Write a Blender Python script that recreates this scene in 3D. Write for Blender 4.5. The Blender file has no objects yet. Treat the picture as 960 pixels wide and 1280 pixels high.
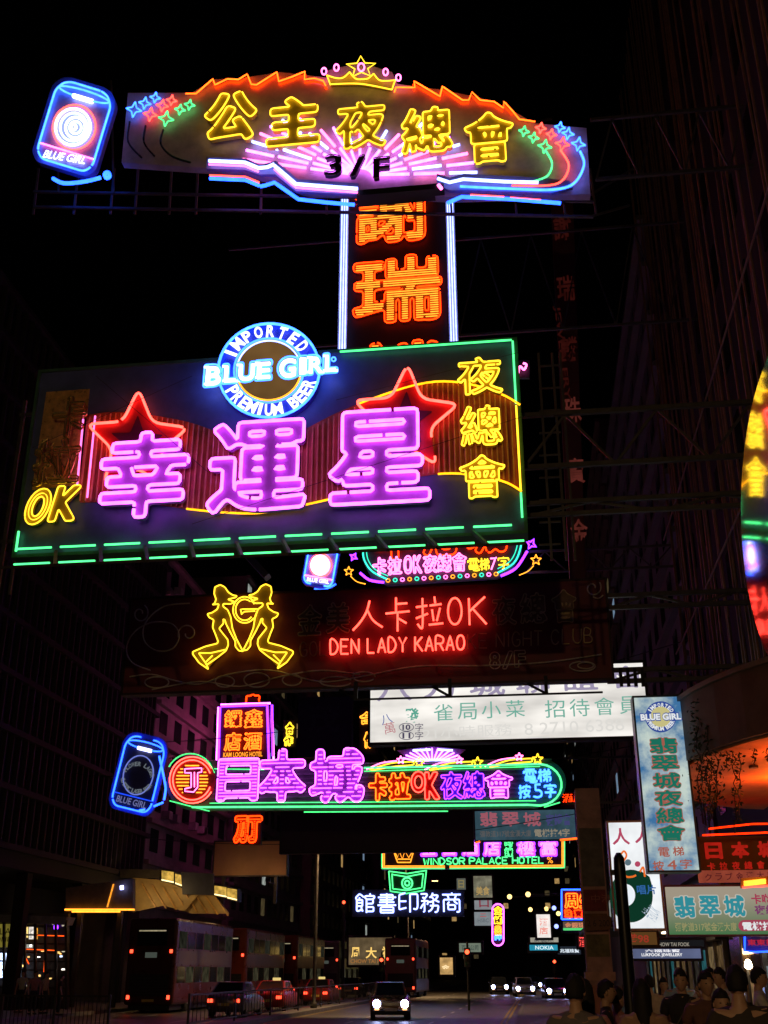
import bpy, bmesh, math, random
import numpy as np
from mathutils import Vector, Matrix, Euler
random.seed(7); R = math.radians
scene = bpy.context.scene
C = scene.collection
# ------------------------------------------------------------------ camera
FPX = 1351.0                                   # focal length in pixels of a 960 x 1280 frame
PITCH = math.atan(575.0 / FPX)                 # horizon lies 575 px under the centre
YAW = math.atan(190.0 * math.cos(PITCH) / FPX)  # the street runs to a point 190 px right of centre
EYE = np.array([0.0, 0.0, 1.85])
cam = bpy.data.cameras.new('camera'); camo = bpy.data.objects.new('camera', cam); C.objects.link(camo)
cam.sensor_fit = 'VERTICAL'; cam.sensor_height = 36.0; cam.sensor_width = 27.0
cam.lens = FPX / 1280 * 36.0; cam.clip_end = 3000; cam.clip_start = 0.1
camo.location = EYE; camo.rotation_euler = (R(90) + PITCH, 0, YAW)
scene.camera = camo
# ------------------------------------------------------------------ night sky, moonless; exposure
world = bpy.data.worlds.new('World'); scene.world = world; world.use_nodes = True
wn = world.node_tree.nodes; wl = world.node_tree.links
sky = wn.new('ShaderNodeTexSky'); sky.sky_type = 'NISHITA'; sky.sun_disc = False
sky.sun_elevation = R(-4); sky.sun_rotation = R(200)
wn['Background'].inputs['Strength'].default_value = 0.004
wl.new(sky.outputs[0], wn['Background'].inputs['Color'])
vs = scene.view_settings; vs.view_transform = 'Standard'; vs.look = 'None'; vs.exposure = 0.0; vs.gamma = 1.0
vs.use_curve_mapping = False
cy = scene.cycles; cy.use_denoising = True; cy.max_bounces = 5; cy.diffuse_bounces = 2; cy.glossy_bounces = 3
cy.transmission_bounces = 2; cy.volume_bounces = 0; cy.sample_clamp_indirect = 3.0; cy.sample_clamp_direct = 0.0
cy.caustics_reflective = False; cy.caustics_refractive = False; cy.use_light_tree = True

SP, CP, SY_, CY_ = math.sin(PITCH), math.cos(PITCH), math.sin(YAW), math.cos(YAW)
FWD = np.array([-SY_ * CP, CY_ * CP, SP]); RGT = np.array([CY_, SY_, 0.0]); UPV = np.cross(RGT, FWD)
def at(px, py, Y):
    """the point of the upright plane y = Y (metres down the street) seen at a photo pixel"""
    px = np.asarray(px, float); py = np.asarray(py, float)
    d = FWD + ((px - 480) / FPX)[..., None] * RGT + ((640 - py) / FPX)[..., None] * UPV
    return EYE + d * (Y / d[..., 1])[..., None]
def ground(px, py, z=0.0):
    d = FWD + (px - 480) / FPX * RGT + (640 - py) / FPX * UPV
    return EYE + d * ((z - EYE[2]) / d[2])
# ------------------------------------------------------------------ materials
MATS = {}
def _noise(nt, scale, detail=4, rough=0.6, coord='Object', stretch=None):
    tc = nt.nodes.new('ShaderNodeTexCoord'); n = nt.nodes.new('ShaderNodeTexNoise')
    n.inputs['Scale'].default_value = scale; n.inputs['Detail'].default_value = detail
    n.inputs['Roughness'].default_value = rough
    src = tc.outputs[coord]
    if stretch:
        mp = nt.nodes.new('ShaderNodeMapping'); mp.inputs['Scale'].default_value = stretch
        nt.links.new(src, mp.inputs['Vector']); src = mp.outputs['Vector']
    nt.links.new(src, n.inputs['Vector'])
    return n
def mat(name, col, rough=0.6, metal=0.0, var=0.35, scale=3.0, bump=0.0, spec=0.4, stretch=None):
    if name in MATS: return MATS[name]
    m = bpy.data.materials.new(name); m.use_nodes = True; nt = m.node_tree
    b = nt.nodes['Principled BSDF']
    b.inputs['Roughness'].default_value = rough; b.inputs['Metallic'].default_value = metal
    b.inputs['Specular IOR Level'].default_value = spec
    if var > 0:
        n = _noise(nt, scale, 5, 0.65, 'Object', stretch)
        r = nt.nodes.new('ShaderNodeValToRGB')
        r.color_ramp.elements[0].position = 0.3; r.color_ramp.elements[1].position = 0.72
        r.color_ramp.elements[0].color = [c * (1 - var) for c in col] + [1]
        r.color_ramp.elements[1].color = [min(1, c * (1 + var * 0.6)) for c in col] + [1]
        nt.links.new(n.outputs['Fac'], r.inputs['Fac']); nt.links.new(r.outputs['Color'], b.inputs['Base Color'])
        mr = nt.nodes.new('ShaderNodeMapRange')
        mr.inputs['To Min'].default_value = max(0.03, rough - 0.15); mr.inputs['To Max'].default_value = min(1, rough + 0.15)
        nt.links.new(n.outputs['Fac'], mr.inputs['Value']); nt.links.new(mr.outputs[0], b.inputs['Roughness'])
        if bump:
            n2 = _noise(nt, scale * 9, 3)
            bp = nt.nodes.new('ShaderNodeBump'); bp.inputs['Strength'].default_value = bump; bp.inputs['Distance'].default_value = 0.02
            nt.links.new(n2.outputs['Fac'], bp.inputs['Height']); nt.links.new(bp.outputs['Normal'], b.inputs['Normal'])
    else:
        b.inputs['Base Color'].default_value = list(col) + [1]
    MATS[name] = m
    return m
def glow(name, col, var=0.0, scale=4.0, stretch=None):
    """something that gives off light: neon gas, a lamp, a backlit sheet"""
    if name in MATS: return MATS[name]
    m = bpy.data.materials.new(name); m.use_nodes = True; nt = m.node_tree
    nt.nodes.remove(nt.nodes['Principled BSDF'])
    e = nt.nodes.new('ShaderNodeEmission'); k = max(col)
    e.inputs['Color'].default_value = [c / k for c in col] + [1]; e.inputs['Strength'].default_value = k
    if var > 0:
        n = _noise(nt, scale, 3, 0.5, 'Object', stretch)
        mr = nt.nodes.new('ShaderNodeMapRange'); mr.inputs['From Min'].default_value = 0.3; mr.inputs['From Max'].default_value = 0.7
        mr.inputs['To Min'].default_value = k * (1 - var); mr.inputs['To Max'].default_value = k * (1 + var * 0.3)
        nt.links.new(n.outputs['Fac'], mr.inputs['Value']); nt.links.new(mr.outputs[0], e.inputs['Strength'])
    nt.links.new(e.outputs[0], nt.nodes['Material Output'].inputs['Surface'])
    MATS[name] = m
    return m
def glow_mix(name, c0, c1, strength, scale, lo=0.42, hi=0.6, stretch=None):
    """backlit print whose two inks follow a cloud pattern"""
    if name in MATS: return MATS[name]
    m = glow(name, (1, 1, 1)); nt = m.node_tree
    e = [n for n in nt.nodes if n.type == 'EMISSION'][0]
    n = _noise(nt, scale, 5, 0.6, 'Object', stretch)
    r = nt.nodes.new('ShaderNodeValToRGB'); r.color_ramp.elements[0].position = lo; r.color_ramp.elements[1].position = hi
    r.color_ramp.elements[0].color = list(c0) + [1]; r.color_ramp.elements[1].color = list(c1) + [1]
    nt.links.new(n.outputs['Fac'], r.inputs['Fac']); nt.links.new(r.outputs['Color'], e.inputs['Color'])
    e.inputs['Strength'].default_value = strength
    return m
NEON = dict(
    purple=(4.4, 0.56, 5.4), violet=(1.3, 0.14, 6.0), yellow=(2.9, 1.75, 0.07), gold=(2.4, 0.95, 0.015), green=(0.20, 2.5, 0.62),
    teal=(0.09, 2.1, 1.3), blue=(0.12, 0.62, 9.0), cyan=(0.22, 1.0, 7.0), white=(1.5, 1.9, 6.0), red=(7.5, 0.34, 0.22),
    coral=(7.0, 0.42, 0.30), orange=(7.0, 0.62, 0.04), scarlet=(8.0, 0.20, 0.01), pink=(6.0, 0.75, 2.8), lilac=(4.2, 0.9, 6.0),
    amber=(3.0, 0.95, 0.07), hot=(2.4, 2.6, 6.0))
def neon(c, k=1.0):
    col = NEON[c]
    return glow('neon_%s_%d' % (c, round(k * 100)), [x * k for x in col], 0.22, 5.0)
STEEL = mat('steel', (0.09, 0.085, 0.08), 0.55, 0.6, 0.4, 4)
DARK = mat('dark_paint', (0.012, 0.012, 0.013), 0.6, 0, 0.4, 3)
UNLIT = mat('unlit_glass_tube', (0.30, 0.27, 0.24), 0.25, 0, 0.3, 6)
# ------------------------------------------------------------------ mesh helpers
def mesh_obj(name, v, f, m, parent=None, smooth=False, origin=None):
    me = bpy.data.meshes.new(name)
    v = np.asarray(v, float)
    if origin is not None: v = v - np.asarray(origin)
    me.from_pydata(v.tolist(), [], f if isinstance(f, list) else f.tolist()); me.update()
    if m: me.materials.append(m)
    if smooth: me.polygons.foreach_set('use_smooth', np.ones(len(me.polygons), bool))
    o = bpy.data.objects.new(name, me); C.objects.link(o)
    if parent: o.parent = parent
    return o
class MB:
    """collects the boxes, rods and sheets of ONE part"""
    def __init__(s): s.v = []; s.f = []
    def add(s, v, f):
        k = len(s.v); s.v += [tuple(p) for p in v]; s.f += [tuple(i + k for i in q) for q in f]; return s
    def box(s, x0, x1, y0, y1, z0, z1):
        return s.add([(x0, y0, z0), (x1, y0, z0), (x1, y1, z0), (x0, y1, z0), (x0, y0, z1), (x1, y0, z1), (x1, y1, z1), (x0, y1, z1)],
                     [(0, 3, 2, 1), (4, 5, 6, 7), (0, 1, 5, 4), (1, 2, 6, 5), (2, 3, 7, 6), (3, 0, 4, 7)])
    def rod(s, a, b, r, n=6, r2=None):
        a = np.array(a, float); b = np.array(b, float); d = b - a; L = np.linalg.norm(d); d /= L; r2 = r if r2 is None else r2
        u = np.cross(d, (0, 0, 1) if abs(d[2]) < .9 else (1, 0, 0)); u /= np.linalg.norm(u); w = np.cross(d, u)
        vs_ = []
        for p, rr in ((a, r), (b, r2)):
            for k in range(n):
                t = 2 * math.pi * k / n; vs_.append(p + rr * (math.cos(t) * u + math.sin(t) * w))
        fs = [(k, (k + 1) % n, n + (k + 1) % n, n + k) for k in range(n)] + [tuple(range(n))[::-1], tuple(range(n, 2 * n))]
        return s.add(vs_, fs)
    def bar(s, a, b, w, h):
        """square section bar"""
        a = np.array(a, float); b = np.array(b, float); d = b - a; d /= np.linalg.norm(d)
        u = np.cross(d, (0, 0, 1) if abs(d[2]) < .95 else (0, 1, 0)); u /= np.linalg.norm(u); q = np.cross(u, d)
        vs_ = [p + su * u * w / 2 + sq * q * h / 2 for p in (a, b) for su, sq in ((-1, -1), (1, -1), (1, 1), (-1, 1))]
        return s.add(vs_, [(0, 3, 2, 1), (4, 5, 6, 7), (0, 1, 5, 4), (1, 2, 6, 5), (2, 3, 7, 6), (3, 0, 4, 7)])
    def prism(s, poly, y0, y1):
        """outline in (x, z), from y0 (front) to y1"""
        n = len(poly)
        return s.add([(p[0], y0, p[1]) for p in poly] + [(p[0], y1, p[1]) for p in poly],
                     [tuple(range(n)), tuple(range(2 * n - 1, n - 1, -1))] + [(k, n + k, n + (k + 1) % n, (k + 1) % n) for k in range(n)])
    def lathe(s, prof, c=(0, 0, 0), n=12, axis='z'):
        vs_ = []
        for r, h in prof:
            for k in range(n):
                t = 2 * math.pi * k / n; a, b = r * math.cos(t), r * math.sin(t)
                p = (a, b, h) if axis == 'z' else ((h, a, b) if axis == 'x' else (a, h, b))
                vs_.append((p[0] + c[0], p[1] + c[1], p[2] + c[2]))
        m_ = len(prof)
        fs = [(i * n + k, i * n + (k + 1) % n, (i + 1) * n + (k + 1) % n, (i + 1) * n + k) for i in range(m_ - 1) for k in range(n)]
        return s.add(vs_, fs + [tuple(range(n))[::-1], tuple(range((m_ - 1) * n, m_ * n))])
    def build(s, name, m, parent=None, smooth=False, origin=None, bevel=0, wn=False):
        o = mesh_obj(name, s.v, s.f, m, parent, smooth, origin)
        if bevel:
            bm = bmesh.new(); bm.from_mesh(o.data)
            bmesh.ops.bevel(bm, geom=list(bm.edges), offset=bevel, segments=2, profile=.5, affect='EDGES')
            bm.to_mesh(o.data); bm.free()
        return o
def tubes(lines, r, n=6):
    """neon glass: closed or open runs [(Nx3 points, closed)] that lie in an upright plane"""
    V = []; F = []; off = 0
    ang = np.arange(n) * 2 * np.pi / n + np.pi / n
    ca, sa = np.cos(ang), np.sin(ang)
    for P, closed in lines:
        P = np.asarray(P, float); N = len(P)
        if N < 2: continue
        if closed: T = np.roll(P, -1, 0) - np.roll(P, 1, 0)
        else: T = np.gradient(P, axis=0)
        T /= np.maximum(np.linalg.norm(T, axis=1), 1e-9)[:, None]
        S = np.cross(T, (0, 1.0, 0)); S /= np.maximum(np.linalg.norm(S, axis=1), 1e-9)[:, None]
        Nn = np.cross(S, T)
        ring = P[:, None, :] + r * (ca[None, :, None] * S[:, None, :] + sa[None, :, None] * Nn[:, None, :])
        V.append(ring.reshape(-1, 3))
        i = np.arange(N if closed else N - 1); j = (i + 1) % N; k = np.arange(n); k2 = (k + 1) % n
        q = np.stack([i[:, None] * n + k, i[:, None] * n + k2, j[:, None] * n + k2, j[:, None] * n + k], -1).reshape(-1, 4) + off
        F += q.tolist()
        if not closed: F += [[off + x for x in range(n)][::-1], [off + (N - 1) * n + x for x in range(n)]]
        off += N * n
    return (np.concatenate(V) if V else np.zeros((0, 3))), F
def tag(o, label=None, cat=None, group=None, kind=None):
    if label: o['label'] = label
    if cat: o['category'] = cat
    if group: o['group'] = group
    if kind: o['kind'] = kind
    return o
def empty(name, loc, rz=0, label=None, cat=None, group=None):
    o = bpy.data.objects.new(name, None); C.objects.link(o); o.location = [float(x) for x in loc]; o.rotation_euler = (0, 0, rz)
    o.empty_display_size = 0.3
    return tag(o, label, cat, group)
def struct(o): o['kind'] = 'structure'; return o
def copy_tree(o, parent=None):
    c = o.copy(); C.objects.link(c); c.parent = parent
    for ch in o.children: copy_tree(ch, c)
    return c
# ------------------------------------------------------------------ lettering: outlines of the built-in typeface
_tc = bpy.data.curves.new('typeface', 'FONT'); _to = bpy.data.objects.new('typeface', _tc); C.objects.link(_to)
_tc.resolution_u = 3
GL = {}
def glyph(ch):
    if ch in GL: return GL[ch]
    _tc.body = ch
    dg = bpy.context.evaluated_depsgraph_get(); oe = _to.evaluated_get(dg); cu = oe.to_curve(dg)
    out = []
    for s in cu.splines:
        b = s.bezier_points; n = len(b); pts = []
        for i in range(n):
            a, c = b[i], b[(i + 1) % n]
            p0, p1, p2, p3 = [np.array(q[:2]) for q in (a.co, a.handle_right, c.handle_left, c.co)]
            chord = p3 - p0; L = np.linalg.norm(chord)
            dev = max(abs(np.cross(chord, p1 - p0)), abs(np.cross(chord, p2 - p0))) / max(L, 1e-6)
            st = 1 if dev < 0.004 else 5
            for k in range(st):
                t = k / st; pts.append((1 - t) ** 3 * p0 + 3 * (1 - t) ** 2 * t * p1 + 3 * (1 - t) * t * t * p2 + t ** 3 * p3)
        if len(pts) > 2: out.append(np.array(pts))
    oe.to_curve_clear()
    GL[ch] = out
    return out
FIELDS = {}
def field(ch, aspect, N=64):
    """signed distance of a character fitted to a box `aspect` wide and 1 high, positive inside"""
    key = (ch, round(aspect, 2), N)
    if key in FIELDS: return FIELDS[key]
    gl = glyph(ch); allp = np.concatenate(gl); lo = allp.min(0); hi = allp.max(0); sz = np.maximum(hi - lo, 1e-3)
    if sz[0] < 0.25 * sz[1]: lo[0] -= 0.15 * sz[1]; sz[0] += 0.3 * sz[1]
    gl = [(g - lo) / sz * (aspect, 1.0) for g in gl]
    pad = 0.14; nx = int(N * (aspect + 2 * pad)) + 1; ny = int(N * (1 + 2 * pad)) + 1
    xs = np.linspace(-pad, aspect + pad, nx); ys = np.linspace(-pad, 1 + pad, ny)
    X, Yy = np.meshgrid(xs, ys); Q = np.stack([X.ravel(), Yy.ravel()], 1)
    A = np.concatenate(gl); B = np.concatenate([np.roll(g, -1, 0) for g in gl])
    D2 = np.full(len(Q), 9.0); W = np.zeros(len(Q), int)
    for a, b in zip(A, B):
        ab = b - a; l2 = ab @ ab
        if l2 < 1e-12: continue
        ap = Q - a
        t = np.clip((ap @ ab) / l2, 0, 1)
        d = ap - t[:, None] * ab
        D2 = np.minimum(D2, (d * d).sum(1))
        cr = ab[0] * ap[:, 1] - ab[1] * ap[:, 0]
        W += ((a[1] <= Q[:, 1]) & (b[1] > Q[:, 1]) & (cr > 0)).astype(int)
        W -= ((a[1] > Q[:, 1]) & (b[1] <= Q[:, 1]) & (cr < 0)).astype(int)
    sd = np.sqrt(D2) * np.where(W != 0, 1, -1)
    FIELDS[key] = (xs, ys, sd.reshape(ny, nx))
    return FIELDS[key]
def march(xs, ys, Fd):
    """closed iso-lines of Fd = 0"""
    ins = Fd > 0; ny, nx = Fd.shape; nxt = {}
    case = ins[:-1, :-1] * 1 + ins[:-1, 1:] * 2 + ins[1:, 1:] * 4 + ins[1:, :-1] * 8
    def pt(e):
        (i, j, h) = e
        i2, j2 = (i, j + 1) if h else (i + 1, j)
        a, b = Fd[i, j], Fd[i2, j2]; t = a / (a - b)
        return (xs[j] + t * (xs[j2] - xs[j]), ys[i] + t * (ys[i2] - ys[i]))
    T = {1: [(3, 0)], 2: [(0, 1)], 3: [(3, 1)], 4: [(1, 2)], 5: [(3, 0), (1, 2)], 6: [(0, 2)], 7: [(3, 2)], 8: [(2, 3)], 9: [(2, 0)],
         10: [(0, 1), (2, 3)], 11: [(2, 1)], 12: [(1, 3)], 13: [(1, 0)], 14: [(0, 3)]}
    for i, j in zip(*np.nonzero((case > 0) & (case < 15))):
        E_ = [(i, j, 1), (i, j + 1, 0), (i + 1, j, 1), (i, j, 0)]
        for a, b in T[int(case[i, j])]: nxt.setdefault(E_[a], []).append(E_[b])
    out = []
    while nxt:
        s = next(iter(nxt)); cur = s; loop = []
        while cur in nxt:
            l = nxt[cur]; n_ = l.pop()
            if not l: del nxt[cur]
            loop.append(pt(cur)); cur = n_
            if cur == s: break
        if len(loop) > 5: out.append(np.array(loop))
    return out
def resample(P, step, closed):
    Q = np.vstack([P, P[:1]]) if closed else P
    d = np.linalg.norm(np.diff(Q, axis=0), axis=1); s = np.concatenate([[0], np.cumsum(d)])
    n = max(6 if closed else 2, int(round(s[-1] / step)) + (0 if closed else 1))
    t = np.linspace(0, s[-1], n, endpoint=not closed)
    return np.stack([np.interp(t, s, Q[:, k]) for k in range(Q.shape[1])], 1)
def smooth(P, it, closed):
    for _ in range(it):
        if closed: P = 0.25 * np.roll(P, 1, 0) + 0.5 * P + 0.25 * np.roll(P, -1, 0)
        else:
            Q = P.copy(); Q[1:-1] = 0.25 * P[:-2] + 0.5 * P[1:-1] + 0.25 * P[2:]; P = Q
    return P
def outlines(ch, aspect, grow, step=0.03, it=2, N=64, minlen=0.18):
    xs, ys, sd = field(ch, aspect, N)
    Ls = [smooth(L, it, True) for L in march(xs, ys, sd + grow)]
    Ls = [resample(L, step, True) for L in Ls if np.linalg.norm(np.diff(L, axis=0), axis=1).sum() > minlen]
    A = np.concatenate(Ls); lo = A.min(0); hi = A.max(0)
    return [(L - lo) / (hi - lo) * (aspect, 1) for L in Ls]
def scan(ch, aspect, grow, rows, inset=0.0):
    """level runs that fill a character, like the rows of tubes in a raster sign"""
    xs, ys, sd = field(ch, aspect); Fd = sd + grow - inset
    pad = grow; out = []
    for k in range(rows):
        v = -pad + (k + 0.5) / rows * (1 + 2 * pad)
        fi = (v - ys[0]) / (ys[1] - ys[0]); i = int(np.clip(fi, 0, len(ys) - 2)); t = fi - i
        row = Fd[i] * (1 - t) + Fd[i + 1] * t; ins = row > 0; j = 0
        while j < len(xs):
            if ins[j]:
                j0 = j
                while j < len(xs) and ins[j]: j += 1
                if xs[j - 1] - xs[j0] > 0.03:
                    out.append(np.array([[(xs[j0] + pad) / (aspect + 2 * pad) * aspect, (v + pad) / (1 + 2 * pad)],
                                         [(xs[j - 1] + pad) / (aspect + 2 * pad) * aspect, (v + pad) / (1 + 2 * pad)]]))
            else: j += 1
    return out
def skeleton(ch, aspect, N=44, it=3, step=0.04):
    """single strokes of a character (thinned outline)"""
    xs, ys, sd = field(ch, aspect, N); im = (sd > -0.004).astype(np.uint8); im = np.pad(im, 1)
    ch_ = True
    while ch_:
        ch_ = False
        for ph in (0, 1):
            p = [im[:-2, 1:-1], im[:-2, 2:], im[1:-1, 2:], im[2:, 2:], im[2:, 1:-1], im[2:, :-2], im[1:-1, :-2], im[:-2, :-2]]
            b = sum(x.astype(int) for x in p); a = sum(((p[k] == 0) & (p[(k + 1) % 8] == 1)).astype(int) for k in range(8))
            if ph == 0: c = (p[0] * p[2] * p[4] == 0) & (p[2] * p[4] * p[6] == 0)
            else: c = (p[0] * p[2] * p[6] == 0) & (p[0] * p[4] * p[6] == 0)
            rm = (im[1:-1, 1:-1] == 1) & (b >= 2) & (b <= 6) & (a == 1) & c
            if rm.any(): im[1:-1, 1:-1][rm] = 0; ch_ = True
    pix = set(zip(*np.nonzero(im)))
    def nb(p):
        r_ = [(p[0] + a, p[1] + b) for a, b in ((1, 0), (-1, 0), (0, 1), (0, -1)) if (p[0] + a, p[1] + b) in pix]
        for a, b in ((1, 1), (1, -1), (-1, 1), (-1, -1)):
            q = (p[0] + a, p[1] + b)
            if q in pix and (p[0] + a, p[1]) not in pix and (p[0], p[1] + b) not in pix: r_.append(q)
        return r_
    deg = {p: nb(p) for p in pix}; used = set(); paths = []
    def walk(p, q):
        path = [p, q]; used.add((p, q)); used.add((q, p))
        while len(deg[path[-1]]) == 2:
            n_ = [x for x in deg[path[-1]] if x != path[-2]]
            if not n_ or (path[-1], n_[0]) in used: break
            used.add((path[-1], n_[0])); used.add((n_[0], path[-1])); path.append(n_[0])
        return path
    for p in pix:
        if len(deg[p]) != 2:
            for q in deg[p]:
                if (p, q) not in used: paths.append(walk(p, q))
    for p in pix:
        for q in deg[p]:
            if (p, q) not in used: paths.append(walk(p, q))
    dx = xs[1] - xs[0]; out = []
    for pa in paths:
        if len(pa) < 4: continue
        P = np.array([(xs[0] + (q[1] - 1) * dx, ys[0] + (q[0] - 1) * (ys[1] - ys[0])) for q in pa])
        P = smooth(P, it, False); out.append(resample(P, step, False))
    A = np.concatenate(out); lo = A.min(0); hi = A.max(0); s_ = np.maximum(hi - lo, (0.05, 0.05))
    return [(L - lo) / s_ * (aspect, 1) for L in out]
def fill2d(loops, y0, y1, name, m, parent, mapf):
    """a flat plate with holes from closed loops, y0 front to y1 back"""
    cu = bpy.data.curves.new('plate', 'CURVE'); cu.dimensions = '2D'; cu.fill_mode = 'BOTH'; cu.extrude = 0.5
    for L in loops:
        s = cu.splines.new('POLY'); s.points.add(len(L) - 1); s.use_cyclic_u = True
        s.points.foreach_set('co', np.hstack([L, np.zeros((len(L), 1)), np.ones((len(L), 1))]).ravel())
    o = bpy.data.objects.new('plate', cu); me = bpy.data.meshes.new_from_object(o)
    bpy.data.objects.remove(o); bpy.data.curves.remove(cu)
    n = len(me.vertices); co = np.zeros(n * 3); me.vertices.foreach_get('co', co); co = co.reshape(-1, 3)
    W = mapf(co[:, :2]); W[:, 1] = np.where(co[:, 2] > 0, y0, y1)
    me.vertices.foreach_set('co', W.ravel()); me.update(); me.materials.clear(); me.materials.append(m)
    me.name = name; ob = bpy.data.objects.new(name, me); C.objects.link(ob); ob.parent = parent
    return ob
# ------------------------------------------------------------------ signs
def spl(pts, k=6, closed=False):
    P = np.asarray(pts, float); n = len(P)
    if n < 3: return P
    out = []
    for i in range(n if closed else n - 1):
        g = lambda q: P[q % n] if closed else P[min(max(q, 0), n - 1)]
        a, b, c, d = g(i - 1), g(i), g(i + 1), g(i + 2)
        for t in np.arange(k) / k:
            out.append(0.5 * (2 * b + (c - a) * t + (2 * a - 5 * b + 4 * c - d) * t * t + (3 * b - a - 3 * c + d) * t ** 3))
    if not closed: out.append(P[-1])
    return np.array(out)
def arc(cx, cy, rx, ry, a0, a1, n=24, rot=0):
    t = np.radians(np.linspace(a0, a1, n)); x = rx * np.cos(t); y = -ry * np.sin(t); c, s = math.cos(R(rot)), math.sin(R(rot))
    return np.stack([cx + c * x + s * y, cy - s * x + c * y], 1)
def star(cx, cy, r, n=5, inner=0.42, rot=90, ry=None):
    out = []
    for k in range(2 * n):
        a = R(rot + 180.0 * k / n); q = 1 if k % 2 == 0 else inner
        out.append((cx + r * q * math.cos(a), cy - (ry or r) * q * math.sin(a)))
    return np.array(out)
def rounded(P, rad, closed=True, k=4):
    """corners of a polygon eased by `rad`"""
    P = np.asarray(P, float); n = len(P); out = []
    for i in range(n):
        if not closed and i in (0, n - 1): out.append(P[i]); continue
        a, b, c = P[i - 1], P[i], P[(i + 1) % n]
        u = a - b; v = c - b; lu, lv = np.linalg.norm(u), np.linalg.norm(v); q = min(rad, lu * .45, lv * .45)
        p0, p1 = b + u / lu * q, b + v / lv * q
        for t in np.linspace(0, 1, k + 1): out.append((1 - t) ** 2 * p0 + 2 * t * (1 - t) * b + t * t * p1)
    return np.array(out)
class Sign:
    def __init__(s, name, label, Y, px, py, cat='sign', group=None):
        s.Y = Y; s.b = at(px, py, Y); s.o = empty(name, s.b, 0, label, cat, group); s.pp = Y / 1430.0   # metres per pixel, about
    def L(s, pts, d=0.0):
        P = np.asarray(pts, float).reshape(-1, 2); return at(P[:, 0], P[:, 1], s.Y - d) - s.b
    def rect(s, tl, tr, br, bl):
        a = s.L([tl, tr, br, bl])
        return (a[0, 0] + a[3, 0]) / 2, (a[1, 0] + a[2, 0]) / 2, (a[2, 2] + a[3, 2]) / 2, (a[0, 2] + a[1, 2]) / 2
    def panel(s, name, m, poly, d0=0.0, d1=0.25, parent=None):
        """solid sheet, outline in pixels, front d0 metres proud of the sign plane, back d1 behind it"""
        q = s.L(poly, d0); pts = [(p[0], p[2]) for p in q]
        ar = sum(pts[i][0] * pts[(i + 1) % len(pts)][1] - pts[(i + 1) % len(pts)][0] * pts[i][1] for i in range(len(pts)))
        if ar < 0: pts = pts[::-1]
        return MB().prism(pts, -d0, d1).build(name, m, parent or s.o)
    def rpanel(s, name, m, tl, tr, br, bl, d0=0.0, d1=0.25, bevel=0):
        x0, x1, z0, z1 = s.rect(tl, tr, br, bl); s.ex = (x0, x1, z0, z1)
        return MB().box(x0, x1, -d0, d1, z0, z1).build(name, m, s.o, bevel=bevel)
    def frame(s, m, w=0.08, d0=0.06, d1=0.28, names='frame'):
        """four rails round the last rpanel"""
        x0, x1, z0, z1 = s.ex
        for a in ((x0 - w, x1 + w, z1, z1 + w), (x0 - w, x1 + w, z0 - w, z0), (x0 - w, x0, z0, z1), (x1, x1 + w, z0, z1)):
            MB().box(a[0], a[1], -d0, d1, a[2], a[3]).build('frame_rail', m, s.o)
    def tube(s, lines, col, r, d=0.12, closed=False, name='neon_tube', parent=None, k=1.0, n=6, m=None, step=None, brk=False):
        out = []
        step = step or max(1.2 * r, 0.03)
        for Lp in lines:
            Lp = np.asarray(Lp, float)
            P = s.L(Lp, d)
            out += cut(resample3(P, step * 2.2, closed), closed, r, brk)
        v, f = tubes(out, r, n)
        return mesh_obj(name, v, f, m or neon(col, k), parent or s.o)
    def place(s, box, d, rot=0.0, shear=0.0):
        x0, y0, x1, y1 = box; cx, cy_ = (x0 + x1) / 2, (y0 + y1) / 2
        a = s.L([(x0, cy_), (x1, cy_), (cx, y0), (cx, y1), (cx, cy_)], d)
        w = a[1, 0] - a[0, 0]; h = a[2, 2] - a[3, 2]; c = a[4]; asp = w / h; cr, sr = math.cos(R(rot)), math.sin(R(rot))
        def M(uv):
            u = (uv[:, 0] - asp / 2) * h; v = (uv[:, 1] - 0.5) * h; u = u + shear * v
            return np.stack([c[0] + cr * u - sr * v, np.full(len(u), c[1]), c[2] + sr * u + cr * v], 1)
        return asp, h, M
    def char(s, ch, box, col, style='outline', grow=0.03, r=0.025, d=0.2, plate=None, thick=0.1, k=1.0, n=6, rot=0, shear=0,
             rows=9, fillcol=None, fk=1.0, step=0.035, brk=True, it=2, m=None, name='neon_character', N=64, inner=None):
        asp, h, M = s.place(box, d, rot, shear)
        par = s.o
        if plate is not None:
            Ls = outlines(ch, asp, grow, max(step, 0.045), it, N)
            par = fill2d(Ls, -(d - 2.2 * r), -(d - 2.2 * r - thick), 'character_plate', plate, s.o, M)
        out = []
        if style == 'outline' or style == 'raster':
            for Lq in outlines(ch, asp, grow, step, it, N): out += cut(M(Lq), True, r, brk)
        elif style == 'stroke':
            for Lq in skeleton(ch, asp, it=it): out.append((M(Lq), False))
        elif style == 'double':
            for Lq in outlines(ch, asp, grow, step, it, N): out += cut(M(Lq), True, r, brk)
        v, f = tubes(out, r, n)
        o = mesh_obj('neon_tube' if plate is not None else name, v, f, m or neon(col, k), par)
        if style == 'raster':
            ro = [(M(q), False) for q in scan(ch, asp, grow, rows, inset=2.2 * r / h)]
            v, f = tubes(ro, r * 0.8, 5); tag(mesh_obj('filler_tubes', v, f, neon(fillcol or col, fk), par), kind='stuff')
        return o
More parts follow.
